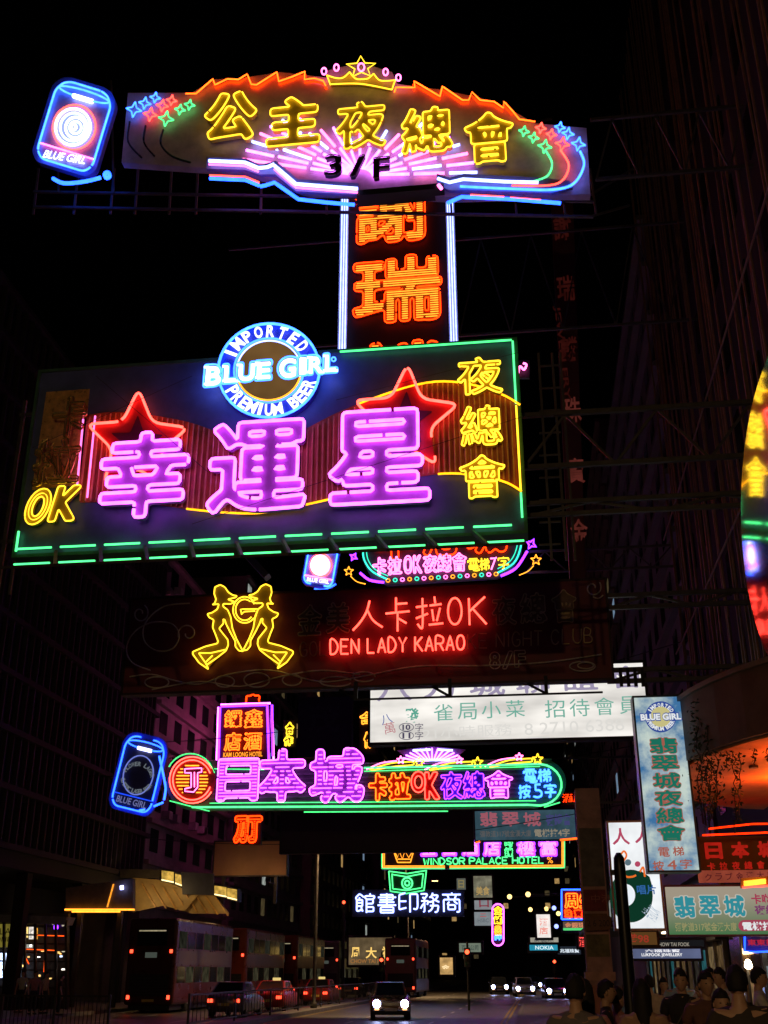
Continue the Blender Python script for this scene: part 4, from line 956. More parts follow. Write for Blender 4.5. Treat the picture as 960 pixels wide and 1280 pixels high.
litbox('lightbox_sign', 'thin cream lightbox strip above a blue one, far down the street', 112, (663, 1172, 698, 1179), (.34, .32, .26), [('時裝城', (668, 1173, 692, 1178), (.1, .1, .1))])
litbox('lightbox_sign', 'small bright blue phone-shop lightbox reading NOKIA', 111, (662, 1181, 697, 1188), (.02, .28, .42), [('NOKIA', (669, 1182, 692, 1187), (.75, .95, 1.0))])
litbox('lightbox_sign', 'small dark lightbox with white characters next to the blue phone-shop one', 112, (697, 1183, 726, 1193), (.015, .02, .03), [('兆福珠寶', (700, 1186, 724, 1191), (.8, .9, 1.0))])
litbox('lightbox_sign', 'small red-lettered box sign against the poster pillar', 100, (723, 1170, 732, 1184), (.08, .01, .01), [('酒', (724, 1171, 731, 1183), (1.6, .12, .1))])
litbox('lightbox_sign', 'multi-coloured low lightbox under the blue-framed jeweller sign', 98, (704, 1152, 734, 1163), (.12, .08, .06), [('金銀珠', (706, 1153, 731, 1160), (.7, .25, .12)), ('一', (704, 1160, 733, 1163), (.1, .7, .2))])
litbox('billboard', 'stacked advertisement with yellow food picture high on far building', 120, (592, 1095, 615, 1122), (.20, .19, .13), [('美食', (595, 1108, 612, 1119), (.42, .28, .10))], var=.6)
litbox('billboard', 'pale far billboard with a small dark red square in its middle', 120.5, (593, 1123, 615, 1138), (.24, .25, .27), [('口', (599, 1124, 611, 1134), (.22, .03, .05))])
litbox('billboard', 'lowest pale far billboard with a small red emblem and grey letters', 120.2, (593, 1140, 615, 1157), (.22, .25, .27), [('HSBC', (597, 1148, 611, 1153), (.12, .14, .16)), ('二', (600, 1142, 608, 1146), (.5, .06, .06))])
litbox('billboard', 'small dim far billboard left of the tall stacked advertisements', 122, (571, 1098, 582, 1112), (.10, .11, .09), [('日', (573, 1100, 580, 1110), (.25, .2, .08))])
litbox('lightbox_sign', 'wide dim pale-green shop lightbox behind the red traffic light', 95, (574, 1179, 601, 1190), (.16, .20, .15), [('百貨公司', (577, 1181, 598, 1188), (.05, .07, .06))])
litbox('lightbox_sign', 'small bright shop front glow behind the traffic light pole', 92, (550, 1197, 566, 1218), (.7, .42, .15), [('金', (552, 1206, 562, 1212), (1.2, .9, .5))], var=.6)
litbox('jeweller_shopfront_sign', 'golden jeweller fascia with large gold characters behind the waiting bus', 100, (436, 1172, 490, 1206), (.13, .09, .045), [('周', (439, 1184, 449, 1197), (1.1, .7, .18)), ('大', (457, 1184, 471, 1198), (1.1, .7, .18)), ('福', (477, 1183, 491, 1198), (1.1, .7, .18)), ('CHOW TAI FOOK', (438, 1199, 489, 1204), (.35, .15, .04))], var=.5)
s = Sign('red_led_sign', 'thin red neon scrawl at the right end of the capsule sign', 70, 720, 1012)
s.text('酒店', (703, 992, 729, 1003), neon('scarlet', .7), .1); s.text('GI', (721, 1006, 730, 1016), neon('coral', .8), .1); s.panel('panel', DARK, [(702, 990), (732, 990), (732, 1018), (702, 1018)], 0, .2)
s.tube([[(731, 1012), (734, 1056)]], 'amber', .05, .12, name='edge_tube', k=.25)
# ================================================================== right pavement side
s = Sign('vertical_lightbox_sign', 'tall sky-blue lightbox with green characters and round beer badge at the right', 28, 835, 1094)
s.rpanel('lit_face', glow_mix('cloud_print', (.05, .17, .36), (.56, .66, .60), .95, 1.1, .38, .60), (795, 872), (853, 871), (871, 1085), (809, 1091), 0, .03)
x0, x1, z0, z1 = s.ex; s.frame(mat('box_rail', (.03, .05, .07), .4), .045, .05, .5); MB().box(x0 - .02, x1 + .02, .05, .5, z0 - .02, z1 + .02).build('case', DARK, s.o)
GE = glow('emerald_ink', (.010, .15, .10)); RE = glow('brick_ink', (.36, .10, .07))
for i, ch in enumerate('翡翠城夜總會'):
    cx = 829.5 + i * 1.95; y = 932 + i * 21.8
    s.bold(ch, (cx - 18, y - 10.5, cx + 18, y + 10.5), RE, .01, .12, it=2); s.bold(ch, (cx - 17.2, y - 9.9, cx + 17.2, y + 9.9), GE, .018, .03)
for ch, bx in (('電', (823, 1059, 837, 1071)), ('梯', (841, 1058, 855, 1070)), ('按', (816, 1076, 830, 1089)), ('4', (834, 1075, 846, 1087)), ('字', (850, 1074, 865, 1086))): s.bold(ch, bx, RE, .016, .02)
def badge(s, cx, cy_, rr, d=.012):
    s.panel('badge_ring_print', glow('badge_blue_print', (.03, .07, .30)), arc(cx, cy_, rr, rr, 0, 360, 36)[:-1], d, .0)
    s.panel('badge_face_print', glow('badge_cream_print', (.55, .50, .22)), arc(cx, cy_, rr * .66, rr * .66, 0, 360, 32)[:-1], d + .004, .0)
    W_ = glow('badge_white_print', (.75, .78, .8))
    logo_ring(s, cx, cy_, rr, rr * .64, 'IMPORTED', 'PREMIUM BEER', W_, d + .01, rr * .26, 0, (148, 32), (205, 335))
    s.text('BLUE GIRL', (cx - rr * 1.35, cy_ - rr * .27, cx + rr * 1.35, cy_ + rr * .27), glow('badge_blue_print', (.03, .07, .30)), d + .012, bold=.09); s.text('BLUE GIRL', (cx - rr * 1.3, cy_ - rr * .21, cx + rr * 1.3, cy_ + rr * .21), W_, d + .018, bold=.045)
badge(s, 826, 896, 19.5)
MB().bar((x1, .3, z1 - .4), (RIGHT_WALL - s.b[0], .3, z1 - .4), .1, .1).build('support_arm', STEEL, s.o)
MB().bar(((x0 + x1) / 2, .5, z0 + .5), ((x0 + x1) / 2, 3.4, z0 + .5), .1, .1).build('support_arm', STEEL, s.o)
s = Sign('lightbox_sign', 'white lightbox with a big dark green record behind a black pole', 32, 795, 1164)
s.rpanel('lit_face', glow('white_box_b', (.95, .98, 1.0), .25, 1.0), (761, 1030), (822, 1026), (826, 1159), (770, 1162), 0, .03)
x0, x1, z0, z1 = s.ex; s.frame(mat('pale_rail', (.25, .25, .2), .4), .05, .05, .45); MB().box(x0 - .03, x1 + .03, .04, .45, z0 - .03, z1 + .03).build('case', DARK, s.o)
RK = glow('crimson_ink', (.45, .06, .12)); OK_ = glow('orange_ink', (.85, .16, .02)); DGn = glow('record_ink', (.004, .035, .018))
s.text('人', (765, 1035, 787, 1056), RK, .012, bold=.02); s.text('人', (793, 1033, 815, 1054), RK, .012, bold=.02)
s.panel('record_print', DGn, np.vstack([arc(789, 1120, 27, 33, 0, 360, 40)[:-1]]), .012, 0); s.panel('record_print', DGn, [(786, 1094), (800, 1088), (812, 1096), (816, 1110), (790, 1122)], .010, 0)
s.panel('record_label_print', glow('white_box_c', (.85, .9, .95)), arc(782, 1119, 12, 14, 0, 360, 28)[:-1], .018, 0); s.text('OT', (778, 1112, 785, 1120), glow('slate_ink', (.1, .16, .2)), .024)
s.text('唱片', (796, 1106, 820, 1118), glow('cobalt_ink', (.03, .12, .35)), .024, bold=.02)
s.tube([spl([(776, 1068), (780, 1064), (783, 1070), (777, 1082), (782, 1095), (790, 1096), (795, 1094)], 5), spl([(800, 1090), (804, 1084), (806, 1096)], 5)], None, .035, .012, m=OK_, name='scribble_print', n=4)
s.panel('dot_print', glow('slate_ink', (.1, .16, .2)), arc(785, 1078, 4, 4, 0, 360, 16)[:-1], .014, 0); s.panel('dot_print', RK, arc(797, 1080, 3.5, 3.5, 0, 360, 16)[:-1], .014, 0)
s.text('卡拉OK', (806, 1130, 822, 1152), glow('pale_blue_ink', (.4, .5, .6)), .014, rot=50)
for z_ in (z1 - .3, z0 + .3): MB().bar(((x0 + x1) / 2, .45, z_), ((x0 + x1) / 2, 6, z_), .08, .08).build('support_arm', STEEL, s.o)
s = Sign('lightbox_sign', 'wide cream and green signboard with turquoise characters at the right edge', 34, 900, 1174)
def gradbox(name, c0, c1, z0, z1):
    m = glow(name, (1, 1, 1)); nt = m.node_tree; e = [n for n in nt.nodes if n.type == 'EMISSION'][0]
    tc = nt.nodes.new('ShaderNodeTexCoord'); sx = nt.nodes.new('ShaderNodeSeparateXYZ'); mr = nt.nodes.new('ShaderNodeMapRange'); r = nt.nodes.new('ShaderNodeValToRGB')
    mr.inputs['From Min'].default_value = z0; mr.inputs['From Max'].default_value = z1
    nt.links.new(tc.outputs['Object'], sx.inputs[0]); nt.links.new(sx.outputs['Z'], mr.inputs['Value']); nt.links.new(mr.outputs[0], r.inputs['Fac'])
    r.color_ramp.elements[0].color = list(c0) + [1]; r.color_ramp.elements[1].color = list(c1) + [1]; nt.links.new(r.outputs['Color'], e.inputs['Color'])
    return m
zlo = s.L([(900, 1172)])[0][2]; zhi = s.L([(900, 1120)])[0][2]
s.rpanel('lit_face', gradbox('cream_green_print', (.03, .14, .045), (.34, .29, .22), zlo, zhi), (833, 1112), (1010, 1104), (1012, 1164), (835, 1172), 0, .03)
x0, x1, z0, z1 = s.ex; s.frame(mat('violet_rail', (.06, .03, .10), .4), .05, .05, .4); MB().box(x0 - .03, x1 + .03, .04, .4, z0 - .03, z1 + .03).build('case', DARK, s.o)
for i, ch in enumerate('翡翠城'):
    bx = (843 + i * 31, 1120 - i * .6, 869 + i * 31, 1147 - i * .6)
    s.bold(ch, (bx[0] - 1.2, bx[1] - 1.2, bx[2] + 1.2, bx[3] + 1.2), glow('halo_ink', (.50, .47, .40)), .01, .09); s.bold(ch, bx, glow('turquoise_ink', (.03, .25, .30)), .018, .03)
for t, bx, c_ in (('卡啦OK', (939, 1117, 985, 1130), (.35, .04, .08)), ('夜總會', (943, 1131, 985, 1143), (.18, .04, .13))): s.text(t, bx, glow('ink_p%d' % bx[0], c_), .014, bold=.03)
s.text('彌敦道317號金漢大廈', (844, 1153, 921, 1164), glow('straw_ink', (.30, .27, .12)), .014, bold=.01)
s.panel('pill_print', glow('rose_print', (.35, .05, .09)), np.vstack([arc(930, 1157, 7, 7, 90, 270, 10), [(1000, 1162), (1000, 1149)]]), .012, 0); s.text('電梯按4字', (928, 1152, 985, 1163), glow('badge_white_print', (.75, .78, .8)), .02, bold=.03)
s = Sign('signboard', 'dim olive signboard with big red characters under the orange canopy', 36, 915, 1090)
s.rpanel('panel', mat('olive_board', (.05, .05, .012), .5, 0, .3, 2), (873, 1048), (1010, 1042), (1010, 1086), (873, 1092), 0, .3)
RL = glow('dim_red_letter', (.40, .012, .006), .3)
for i, ch in enumerate('日本城'): s.bold(ch, (881 + i * 33, 1053 - i, 903 + i * 33, 1074 - i), RL, .05, .06)
for i, ch in enumerate('卡拉夜總會'): s.bold(ch, (884 + i * 15.5, 1078 - i * .5, 894 + i * 15.5, 1088 - i * .5), RL, .04, .03)
s = Sign('signboard', 'narrow pinkish strip sign with dark japanese lettering below the olive board', 36, 915, 1106)
s.rpanel('lit_face', glow('rose_strip', (.30, .055, .03), .4, 2), (874, 1090), (1010, 1085), (1010, 1100), (874, 1105), .03, .2)
for i, ch in enumerate('クラブ金漢大廈'): s.text(ch, (881 + i * 13, 1092 - i * .5, 890 + i * 13, 1101 - i * .5), glow('dark_red_ink', (.09, .012, .012)), .05, bold=.015)
s = Sign('neon_sign', 'short bright yellow and red neon bar resting on the cream signboard', 33.5, 942, 1107)
s.tube([[(930, 1103), (957, 1100)], [(930, 1106), (957, 1103)]], 'amber', .045, .1, name='neon_tube', k=1.2); s.tube([[(928, 1109), (962, 1107)]], 'red', .03, .1, k=.7); s.panel('panel', mat('bar_plate', (.3, .2, .05), .5), [(926, 1098), (962, 1095), (962, 1108), (926, 1110)], 0, .1)
s = Sign('small_blue_sign', 'small blue-rimmed money changer sign with red characters at the right edge', 35, 950, 1192)
s.rpanel('panel', mat('blue_board', (.05, .05, .35), .5), (930, 1172), (990, 1170), (990, 1188), (930, 1190), 0, .3)
s.tube([[(931, 1171), (931, 1189), (945, 1190)], [(945, 1190), (965, 1189)]], 'blue', .03, .12, name='border_tube', k=.5)
s.text('東東找換', (934, 1174, 980, 1182), glow('ruby_ink', (.45, .02, .05)), .03, bold=.02)
litbox('jewellery_shop_fascia', 'bluish lit jewellery fascia over the shop behind the crowd', 40, (788, 1186, 876, 1198), (.10, .12, .22), [('LUKFOOK JEWELLERY', (802, 1191.5, 853, 1196.5), (1.0, 1.0, 1.0)), ('六福珠寶', (806, 1186.5, 850, 1190.5), (.9, .9, .95))], 1.0, .3)
litbox('jewellery_shop_fascia', 'dark fascia with thin white latin lettering above the bluish one', 40.2, (784, 1175, 880, 1184), (.008, .008, .009), [('CHOW TAI FOOK', (820, 1178, 862, 1183), (.30, .27, .22))], .6)
litbox('sale_sign', 'small brown sign with red numerals beside the black pole', 33, (781, 1165, 821, 1181), (.10, .045, .012), [('港98', (783, 1167, 811, 1179), (.30, .03, .015))], .2)
s = Sign('vertical_neon_sign', 'tall barely lit red vertical sign on the dark building right of the big billboard', 38, 712, 800)
s.panel('panel', mat('red_board', (.10, .02, .018), .6, 0, .5, .6), [(688, 240), (716, 240), (735, 800), (716, 800)], 0, .4)
RD = glow('ember_letter', (.030, .004, .003), .5, 2); RD2 = glow('ember_letter_low', (.085, .016, .012), .5, 2)
for i, ch in enumerate('謝瑞麟珠寶金行'): s.text(ch, (692 + i * 4.2, 268 + i * 76, 714 + i * 4.2, 300 + i * 76), RD if i < 3 else RD2, .05, bold=.02)
s.text('JEWELLERY', (632, 436, 772, 444), RD, .06, rot=-88, bold=.02)
# ================================================================== ground
def sheet(name, x0, x1, y0, y1, z, m):
    return struct(mesh_obj(name, [(x0, y0, z), (x1, y0, z), (x1, y1, z), (x0, y1, z)], [(0, 1, 2, 3)], m))
sheet('ground', -400, 400, -100, 1500, -0.02, mat('ground', (.04, .04, .04), .9))
sheet('road', -21, -0.9, -60, 900, 0.0, mat('asphalt', (.065, .058, .05), .45, 0, .35, 2.5, .35, .5))
PAVE = mat('paving', (.16, .14, .12), .6, 0, .3, 1.5, .2)
for nm, x0, x1 in (('pavement_right', -.75, 9.0), ('pavement_left', -30, -21.15)):
    struct(MB().box(x0, x1, -60, 900, -.02, .13).build(nm, PAVE))
KERB = mat('kerb_stone', (.22, .21, .2), .7)
struct(MB().box(-.9, -.75, -60, 900, -.02, .14).build('kerb_right', KERB)); struct(MB().box(-21.15, -21, -60, 900, -.02, .14).build('kerb_left', KERB))
struct(MB().box(-11.9, -10.9, 30, 300, -.02, .15).build('median', KERB))
WP = mat('road_paint', (.55, .53, .48), .6, 0, .4, 5)
k_ = 0
for x in (-4.2, -7.5, -14.5, -17.7):
    for i in range(24):
        y = 34 + i * 6.0; struct(mesh_obj('lane_marking', [(x - .06, y, .004), (x + .06, y, .004), (x + .06, y + 2, .004), (x - .06, y + 2, .004)], [(0, 1, 2, 3)], WP))
for x in (-1.25, -1.45, -10.6): struct(mesh_obj('edge_line', [(x - .05, 30, .004), (x + .05, 30, .004), (x + .05, 300, .004), (x - .05, 300, .004)], [(0, 1, 2, 3)], mat('yellow_paint', (.5, .35, .05), .6, 0, .4, 5)))
def lamp(name, loc, col, power, size=.3, kind='POINT'):
    l = bpy.data.lights.new(name, kind); l.color = col; l.energy = power; l.shadow_soft_size = size
    if kind == 'SPOT': l.spot_size = R(138); l.spot_blend = .6
    o = bpy.data.objects.new(name, l); C.objects.link(o); o.location = [float(v) for v in loc]; return o
# ================================================================== buildings
GLS = mat('dark_window', (.015, .018, .022), .12, 0, .3, 1)
WARM = [glow('window_warm', (.42, .26, .09), .5, 2), glow('window_pale', (.30, .33, .30), .5, 2), glow('window_cold', (.16, .24, .34), .5, 2), glow('window_dim', (.06, .045, .02), .5, 2)]
WMESH = {}
def window_mesh(w, h):
    k = (round(w, 2), round(h, 2))
    if k not in WMESH:
        b = MB().box(-.04, .02, -w / 2, w / 2, -h / 2, h / 2); o = b.build('window', GLS); WMESH[k] = o.data; bpy.data.objects.remove(o)
    return WMESH[k]
def building(name, label, side, y0, y1, h, wallm, floors, cols, lit=.06, x=None, depth=12, ledge=True, rs=1, base=4.5, nowin=False, arcade=0, facew=1.3, faceh=1.5):
    """street front at x facing the road; side -1 left of the street, +1 right"""
    rr = random.Random(rs); o = empty(name, (x, y0, 0), 0, label, 'building')
    L = y1 - y0; xa, xb = (0, depth) if side > 0 else (-depth, 0)
    MB().box(xa, xb, 0, L, arcade, h).build('wall', wallm, o)
    if arcade:
        MB().box(xa, xb - 4.5, .1, L - .1, 0, arcade - .003).build('ground_floor_wall', wallm, o)
        for k in range(7): MB().box(-1.0, -.4, L * k / 6.2, L * k / 6.2 + .6, 0, arcade - .003).build('arcade_column', wallm, o)
    fx = 0.0
    fh = (h - base) / floors
    if ledge:
        for f in range(floors + 1):
            z = base + f * fh - .1
            b = MB().box(-.35 if side > 0 else -.02, .02 if side > 0 else .35, -.05, L + .05, z - .14, z + .14); b.build('ledge', wallm, o)
    if nowin: return o
    for f in range(floors):
        for c in range(cols):
            me = window_mesh(facew, faceh); w = bpy.data.objects.new('window', me); C.objects.link(w); w.parent = o
            w.location = (-.005 * side, L * (c + .5) / cols, base + f * fh + fh * .52); 
            if side < 0: w.rotation_euler = (0, 0, math.pi)
            if rr.random() < lit:
                w.data = me.copy(); w.data.materials[0] = rr.choice(WARM)
    return o
CONC = mat('stained_concrete', (.13, .12, .11), .8, 0, .45, .35, .2); TAN = mat('tan_render', (.16, .12, .09), .8, 0, .4, .4, .2)
NET = mat('scaffold_net', (.032, .028, .028), .85, 0, .5, .3, 0, .2, (1, 1, .1)); PINKW = mat('pale_pink_render', (.24, .18, .18), .8, 0, .4, .5, .2); GREYW = mat('grey_tile', (.14, .14, .145), .6, 0, .4, .4)
# right side of the street: the netted building that holds the signs
bt = building('netted_building', 'tall dark building wrapped in bamboo scaffold and netting on the right', 1, 13, 46, 46, NET, 12, 9, 0, RIGHT_WALL + .5, 14, False, 3, 6.5)
rr = random.Random(5)
BAM = mat('bamboo', (.20, .12, .06), .55, 0, .4, 3)
sc = empty('bamboo_scaffold', (RIGHT_WALL - .3, 13, 0), 0, 'bamboo scaffold of thin upright poles on the right building', 'scaffold')
for i in range(46):
    y = .3 + i * .72 + rr.uniform(-.15, .15); t = rr.uniform(-.1, .1)
    MB().rod((rr.uniform(-.1, .3), y, 7.2), (rr.uniform(-.1, .3), y + t, 45), .045, 5, .03).build('pole', BAM, sc)
for i in range(3):
    z = 9 + i * 5.2; MB().rod((-.12, .1, z), (-.12, 32.8, z + rr.uniform(-.15, .15)), .035, 5).build('ledger', BAM, sc)
building('apartment_block', 'dim grey apartment block next beyond the netted building, right side', 1, 47, 80, 38, GREYW, 11, 10, .0, RIGHT_WALL + .5, 12, True, 4, 6)
building('apartment_block', 'dim tan apartment block farther down the right side', 1, 81, 130, 44, TAN, 13, 14, .06, RIGHT_WALL + .5, 12, True, 5, 6)
building('apartment_block', 'farthest dim block on the right side of the street', 1, 132, 230, 40, CONC, 12, 20, .08, RIGHT_WALL + .5, 12, True, 6, 6)
# left side
LX = -25.0
lb = building('ribbed_building', 'big unlit building with close upright ribs along the left edge', -1, 26, 71, 34, NET, 10, 11, 0, LX, 14, True, 7, 7.5, arcade=6.5)
RM = mat('rib_wall', (.035, .032, .03), .8, 0, .4, 1)
for i in range(56): MB().box(0, .22, .3 + i * .8, .42 + i * .8, 7.6, 34).build('rib', RM, lb)
pinkb = building('apartment_block', 'pale pink plastered tenement with air conditioners, left of the hotel sign', -1, 72, 92, 30, PINKW, 9, 6, .0, LX - .3, 12, True, 8, 6, facew=1.6)
for i in range(14):
    z = 6 + rr.randrange(9) * 2.67 + .3; y = rr.uniform(1, 18); MB().box(0, .55, y, y + .8, z, z + .55).build('air_conditioner', mat('aircon', (.3, .29, .27), .6), pinkb)
building('apartment_block', 'dark tenement with balconies behind the beige rooftop board, left side', -1, 93, 122, 36, CONC, 11, 11, .06, LX, 12, True, 9, 6)
building('apartment_block', 'far dim tenement with many small lit windows, left side', -1, 123, 170, 34, TAN, 11, 15, .12, LX + 1, 12, True, 10, 6)
building('apartment_block', 'farthest dark block on the left side of the street', -1, 172, 260, 46, GREYW, 14, 20, .10, LX + 2, 12, True, 11, 6)
end = empty('apartment_block', (-10, 300, 0), 0, 'dark block closing the far end of the street', 'building'); MB().box(-40, 34, 0, 20, 0, 30).build('wall', GREYW, end)
for f in range(8):
    for c in range(26):
        if rr.random() < .12: MB().box(-38 + c * 2.7, -36.8 + c * 2.7, -.06, .02, 5 + f * 3, 6.3 + f * 3).build('window', WARM[3] if rr.random() < .7 else WARM[0], end)
# beige rooftop board
s = Sign('blank_billboard', 'blank beige billboard above the market canopy, left of centre', 72, 312, 1098)
s.rpanel('panel', mat('beige_board', (.42, .25, .12), .7, 0, .25, .6), (268, 1052), (358, 1052), (358, 1094), (268, 1094), 0, .5); s.frame(STEEL, .08, .04, .5)
for q in (290, 335):
    p = s.L([(q, 1100)], 1.8)[0]; MB().box(p[0] - .15, p[0] + .15, p[1] - .1, p[1] + .1, p[2] - .1, p[2] + .1).build('board_lamp', DARK, s.o); MB().rod((p[0], p[1], p[2] - .1), (p[0], .1, p[2] - .1), .03).build('lamp_arm', STEEL, s.o)
    l_ = lamp('board_light', p + np.array([0, .3, .2]), (1, .55, .25), 22, .1); l_.parent = s.o
for q in (280, 345):
    p = s.L([(q, 1094), (q, 1130)], -.3); MB().bar(p[0], (p[0, 0], p[0, 1], p[1, 2]), .2, .2).build('post', STEEL, s.o)
# left canopy: a lit gabled station-like roof
s = Sign('ribbed_canopy', 'yellow-lit sloping canopy roof with ribs behind the first bus', 66, 215, 1150, 'canopy')
TANP = mat('canopy_sheet', (.40, .27, .11), .5, 0, .3, 1.5)
s.panel('roof_sheet', TANP, [(166, 1097), (202, 1100), (232, 1112), (262, 1112), (286, 1142), (240, 1142), (205, 1132), (166, 1140)], 0, .25)
for k_ in range(8):
    x = 176 + k_ * 13; s.panel('rib', mat('canopy_rib', (.5, .28, .08), .4), [(x, 1104 + k_ * 2.2), (x + 1.6, 1104 + k_ * 2.2), (x + 19, 1134 + k_ * 1.5), (x + 17, 1134 + k_ * 1.5)], .12, .0)
s.panel('strut', TANP, [(248, 1108), (256, 1108), (232, 1138), (224, 1138)], .2, -.1)
s.panel('eaves_beam', mat('eaves_dark', (.05, .04, .03), .6), [(150, 1086), (200, 1087), (200, 1098), (150, 1097)], .1, .3)
for bx in ((202, 1088, 217, 1104), (219, 1092, 227, 1108), (268, 1107, 283, 1122), (284, 1110, 296, 1126)):
    s.panel('lamp_case', DARK, [(bx[0] - 1, bx[1] - 1), (bx[2] + 1, bx[1] + 1), (bx[2] + 1, bx[3] + 1), (bx[0] - 1, bx[3] - 2)], .3, .6)
    s.panel('lamp_panel', glow('canopy_lamp', (.75, .45, .08), .6, 4), [(bx[0], bx[1]), (bx[2], bx[1] + 2), (bx[2], bx[3]), (bx[0], bx[3] - 3)], .33, -.302)
    s.panel('lamp_tube', glow('canopy_tube', (2.4, 1.9, .9)), [(bx[0], bx[3] - 5), (bx[2], bx[3] - 2), (bx[2], bx[3] - .5), (bx[0], bx[3] - 3.5)], .36, -.335)
for x_, y_ in ((212, 1112), (276, 1130), (175, 1125)):
    q_ = s.L([(x_, y_)], 1.6)[0]; l_ = lamp('canopy_light', q_, (1, .66, .25), 42, .15); l_.parent = s.o
s.panel('notice_board', mat('notice_navy', (.03, .03, .05), .6), [(226, 1090), (267, 1092), (267, 1119), (228, 1118)], .35, -.2)
s = Sign('strip_lit_canopy', 'flat canopy with a golden strip light along its edge, far left', 58, 120, 1142, 'canopy')
s.panel('roof_slab', mat('canopy_grey', (.14, .12, .12), .6), [(82, 1110), (166, 1098), (166, 1138), (82, 1140)], 0, .4)
s.tube([[(81, 1137), (168, 1137)], [(90, 1139.5), (150, 1139.5)]], 'amber', .05, .15, name='strip_light', k=1.0)
s.tube([[(142, 1105), (134, 1134)]], 'amber', .04, .1, name='strip_light', k=.5); s.tube([[(152, 1107), (152.5, 1112)]], 'hot', .1, .2, name='lamp')
for x in (84, 100, 150): 
    p = s.L([(x, 1130), (x, 1262)], 0); MB().bar((p[0, 0], .2, p[0, 2]), (p[0, 0], .2, p[1, 2] + .1), .25, .25).build('post', mat('canopy_post', (.05, .045, .04), .6), s.o)
# left shop glow
s = Sign('shop_front', 'brightly lit shop front with yellow sign behind the railing at the far left', 57, 40, 1262, 'shop')
s.panel('back_wall', mat('shop_wall', (.12, .11, .10), .7), [(-30, 1140), (85, 1142), (85, 1262), (-30, 1262)], -.8, 1.0)
s.panel('awning', mat('shop_awning', (.3, .3, .32), .6), [(-30, 1142), (84, 1146), (80, 1156), (-30, 1152)], .5, .6)
s.panel('sign_board', glow('yellow_shop_sign', (.16, .13, .02), .3), [(-30, 1155), (14, 1155), (14, 1184), (-30, 1184)], .3, -.1); s.text('LIA', (0, 1160, 13, 1168), DARK, .32); s.text('ONE', (-6, 1171, 13, 1177), DARK, .32)
for bx, c_ in (((22, 1158, 34, 1172), (1.4, .95, .3)), ((36, 1158, 41, 1174), (1.0, .9, .8)), ((42, 1160, 46, 1174), (1.2, .5, .05)), ((-5, 1190, 12, 1224), (2.2, 2.8, 4.2)), ((5, 1225, 14, 1230), (1.5, 1.4, 2.2)), ((24, 1180, 40, 1185), (.5, .5, .45)), ((-20, 1150, 10, 1153), (1.2, 1.3, 1.6)), ((52, 1150, 60, 1152), (.6, .6, .6))):
    s.panel('lit_display', glow('display_%d_%d' % (bx[0], bx[1]), c_, .75, 9), [(bx[0], bx[1]), (bx[2], bx[1]), (bx[2], bx[3]), (bx[0], bx[3])], .12, .0)
sr_ = random.Random(21)
for k_ in range(34):
    x_ = sr_.uniform(-2, 78); y_ = sr_.uniform(1150, 1232); w_ = sr_.uniform(.8, 3.2); h_ = sr_.uniform(.8, 3.0)
    c_ = sr_.choice([(1.6, 1.5, 1.3), (1.2, .7, .2), (.9, 1.1, 1.6), (1.0, .45, .12), (.5, .45, .3)]); q_ = 1.6 if x_ < 20 else .8
    s.panel('display_light', glow('spark_%d' % (k_ % 9), [v * q_ * 1.8 for v in c_], .5, 9), [(x_, y_), (x_ + w_, y_), (x_ + w_, y_ + h_), (x_, y_ + h_)], .22, -.1)
for k_ in range(9): s.panel('shelf', mat('shop_shelf', (.05, .04, .035), .6), [(-20, 1156 + k_ * 11), (82, 1157 + k_ * 11), (82, 1159 + k_ * 11), (-20, 1158 + k_ * 11)], .18, .3)
for k_ in range(7): s.panel('shop_post', mat('shop_shelf', (.05, .04, .035)), [(3 + k_ * 13, 1150), (5.5 + k_ * 13, 1150), (5.5 + k_ * 13, 1262), (3 + k_ * 13, 1262)], .45, -.3)
s.tube([arc(70, 1159, 1.5, 2.5, 0, 360, 14)[:-1]], 'violet', .06, .3, True, 'round_lamp'); 
s.tube([[(22, 1186), (68, 1188)], [(47, 1169), (80, 1170)], [(57, 1171), (55, 1215)], [(27, 1186), (36, 1205)], [(84, 1218), (84, 1250)]], 'orange', .025, .2, name='orange_tube', k=.3)
# ================================================================== railings
RAIL = mat('railing_steel', (.05, .045, .04), .5, .3, .4, 4)
def railing(name, label, a, b, n, h=1.1, group=None):
    o = empty(name, a, 0, label, 'railing', group); d = np.array(b) - np.array(a)
    MB().bar((0, 0, h), tuple(d + (0, 0, h)), .06, .06).build('top_rail', RAIL, o); MB().bar((0, 0, .15), tuple(d + (0, 0, .15)), .05, .05).build('bottom_rail', RAIL, o)
    g = MB().rod((0, 0, .15), (0, 0, h), .014, 5).build('bar', RAIL, o)
    for i in range(1, n):
        c = g.copy(); C.objects.link(c); c.parent = o; c.location = d * i / n
    for i in range(max(2, n // 12) + 1):
        q = d * i / max(2, n // 12); MB().bar(tuple(q), tuple(q + (0, 0, h + .05)), .07, .07).build('post', RAIL, o)
railing('pavement_railing', 'dark pavement railing with close upright bars at the far left', (-24.5, 40, .0), (-14.2, 38.2, .0), 66)
railing('median_railing', 'long dark median railing between the car lanes and the buses', (-11.4, 38, .15), (-11.4, 110, .15), 150, 1.0)
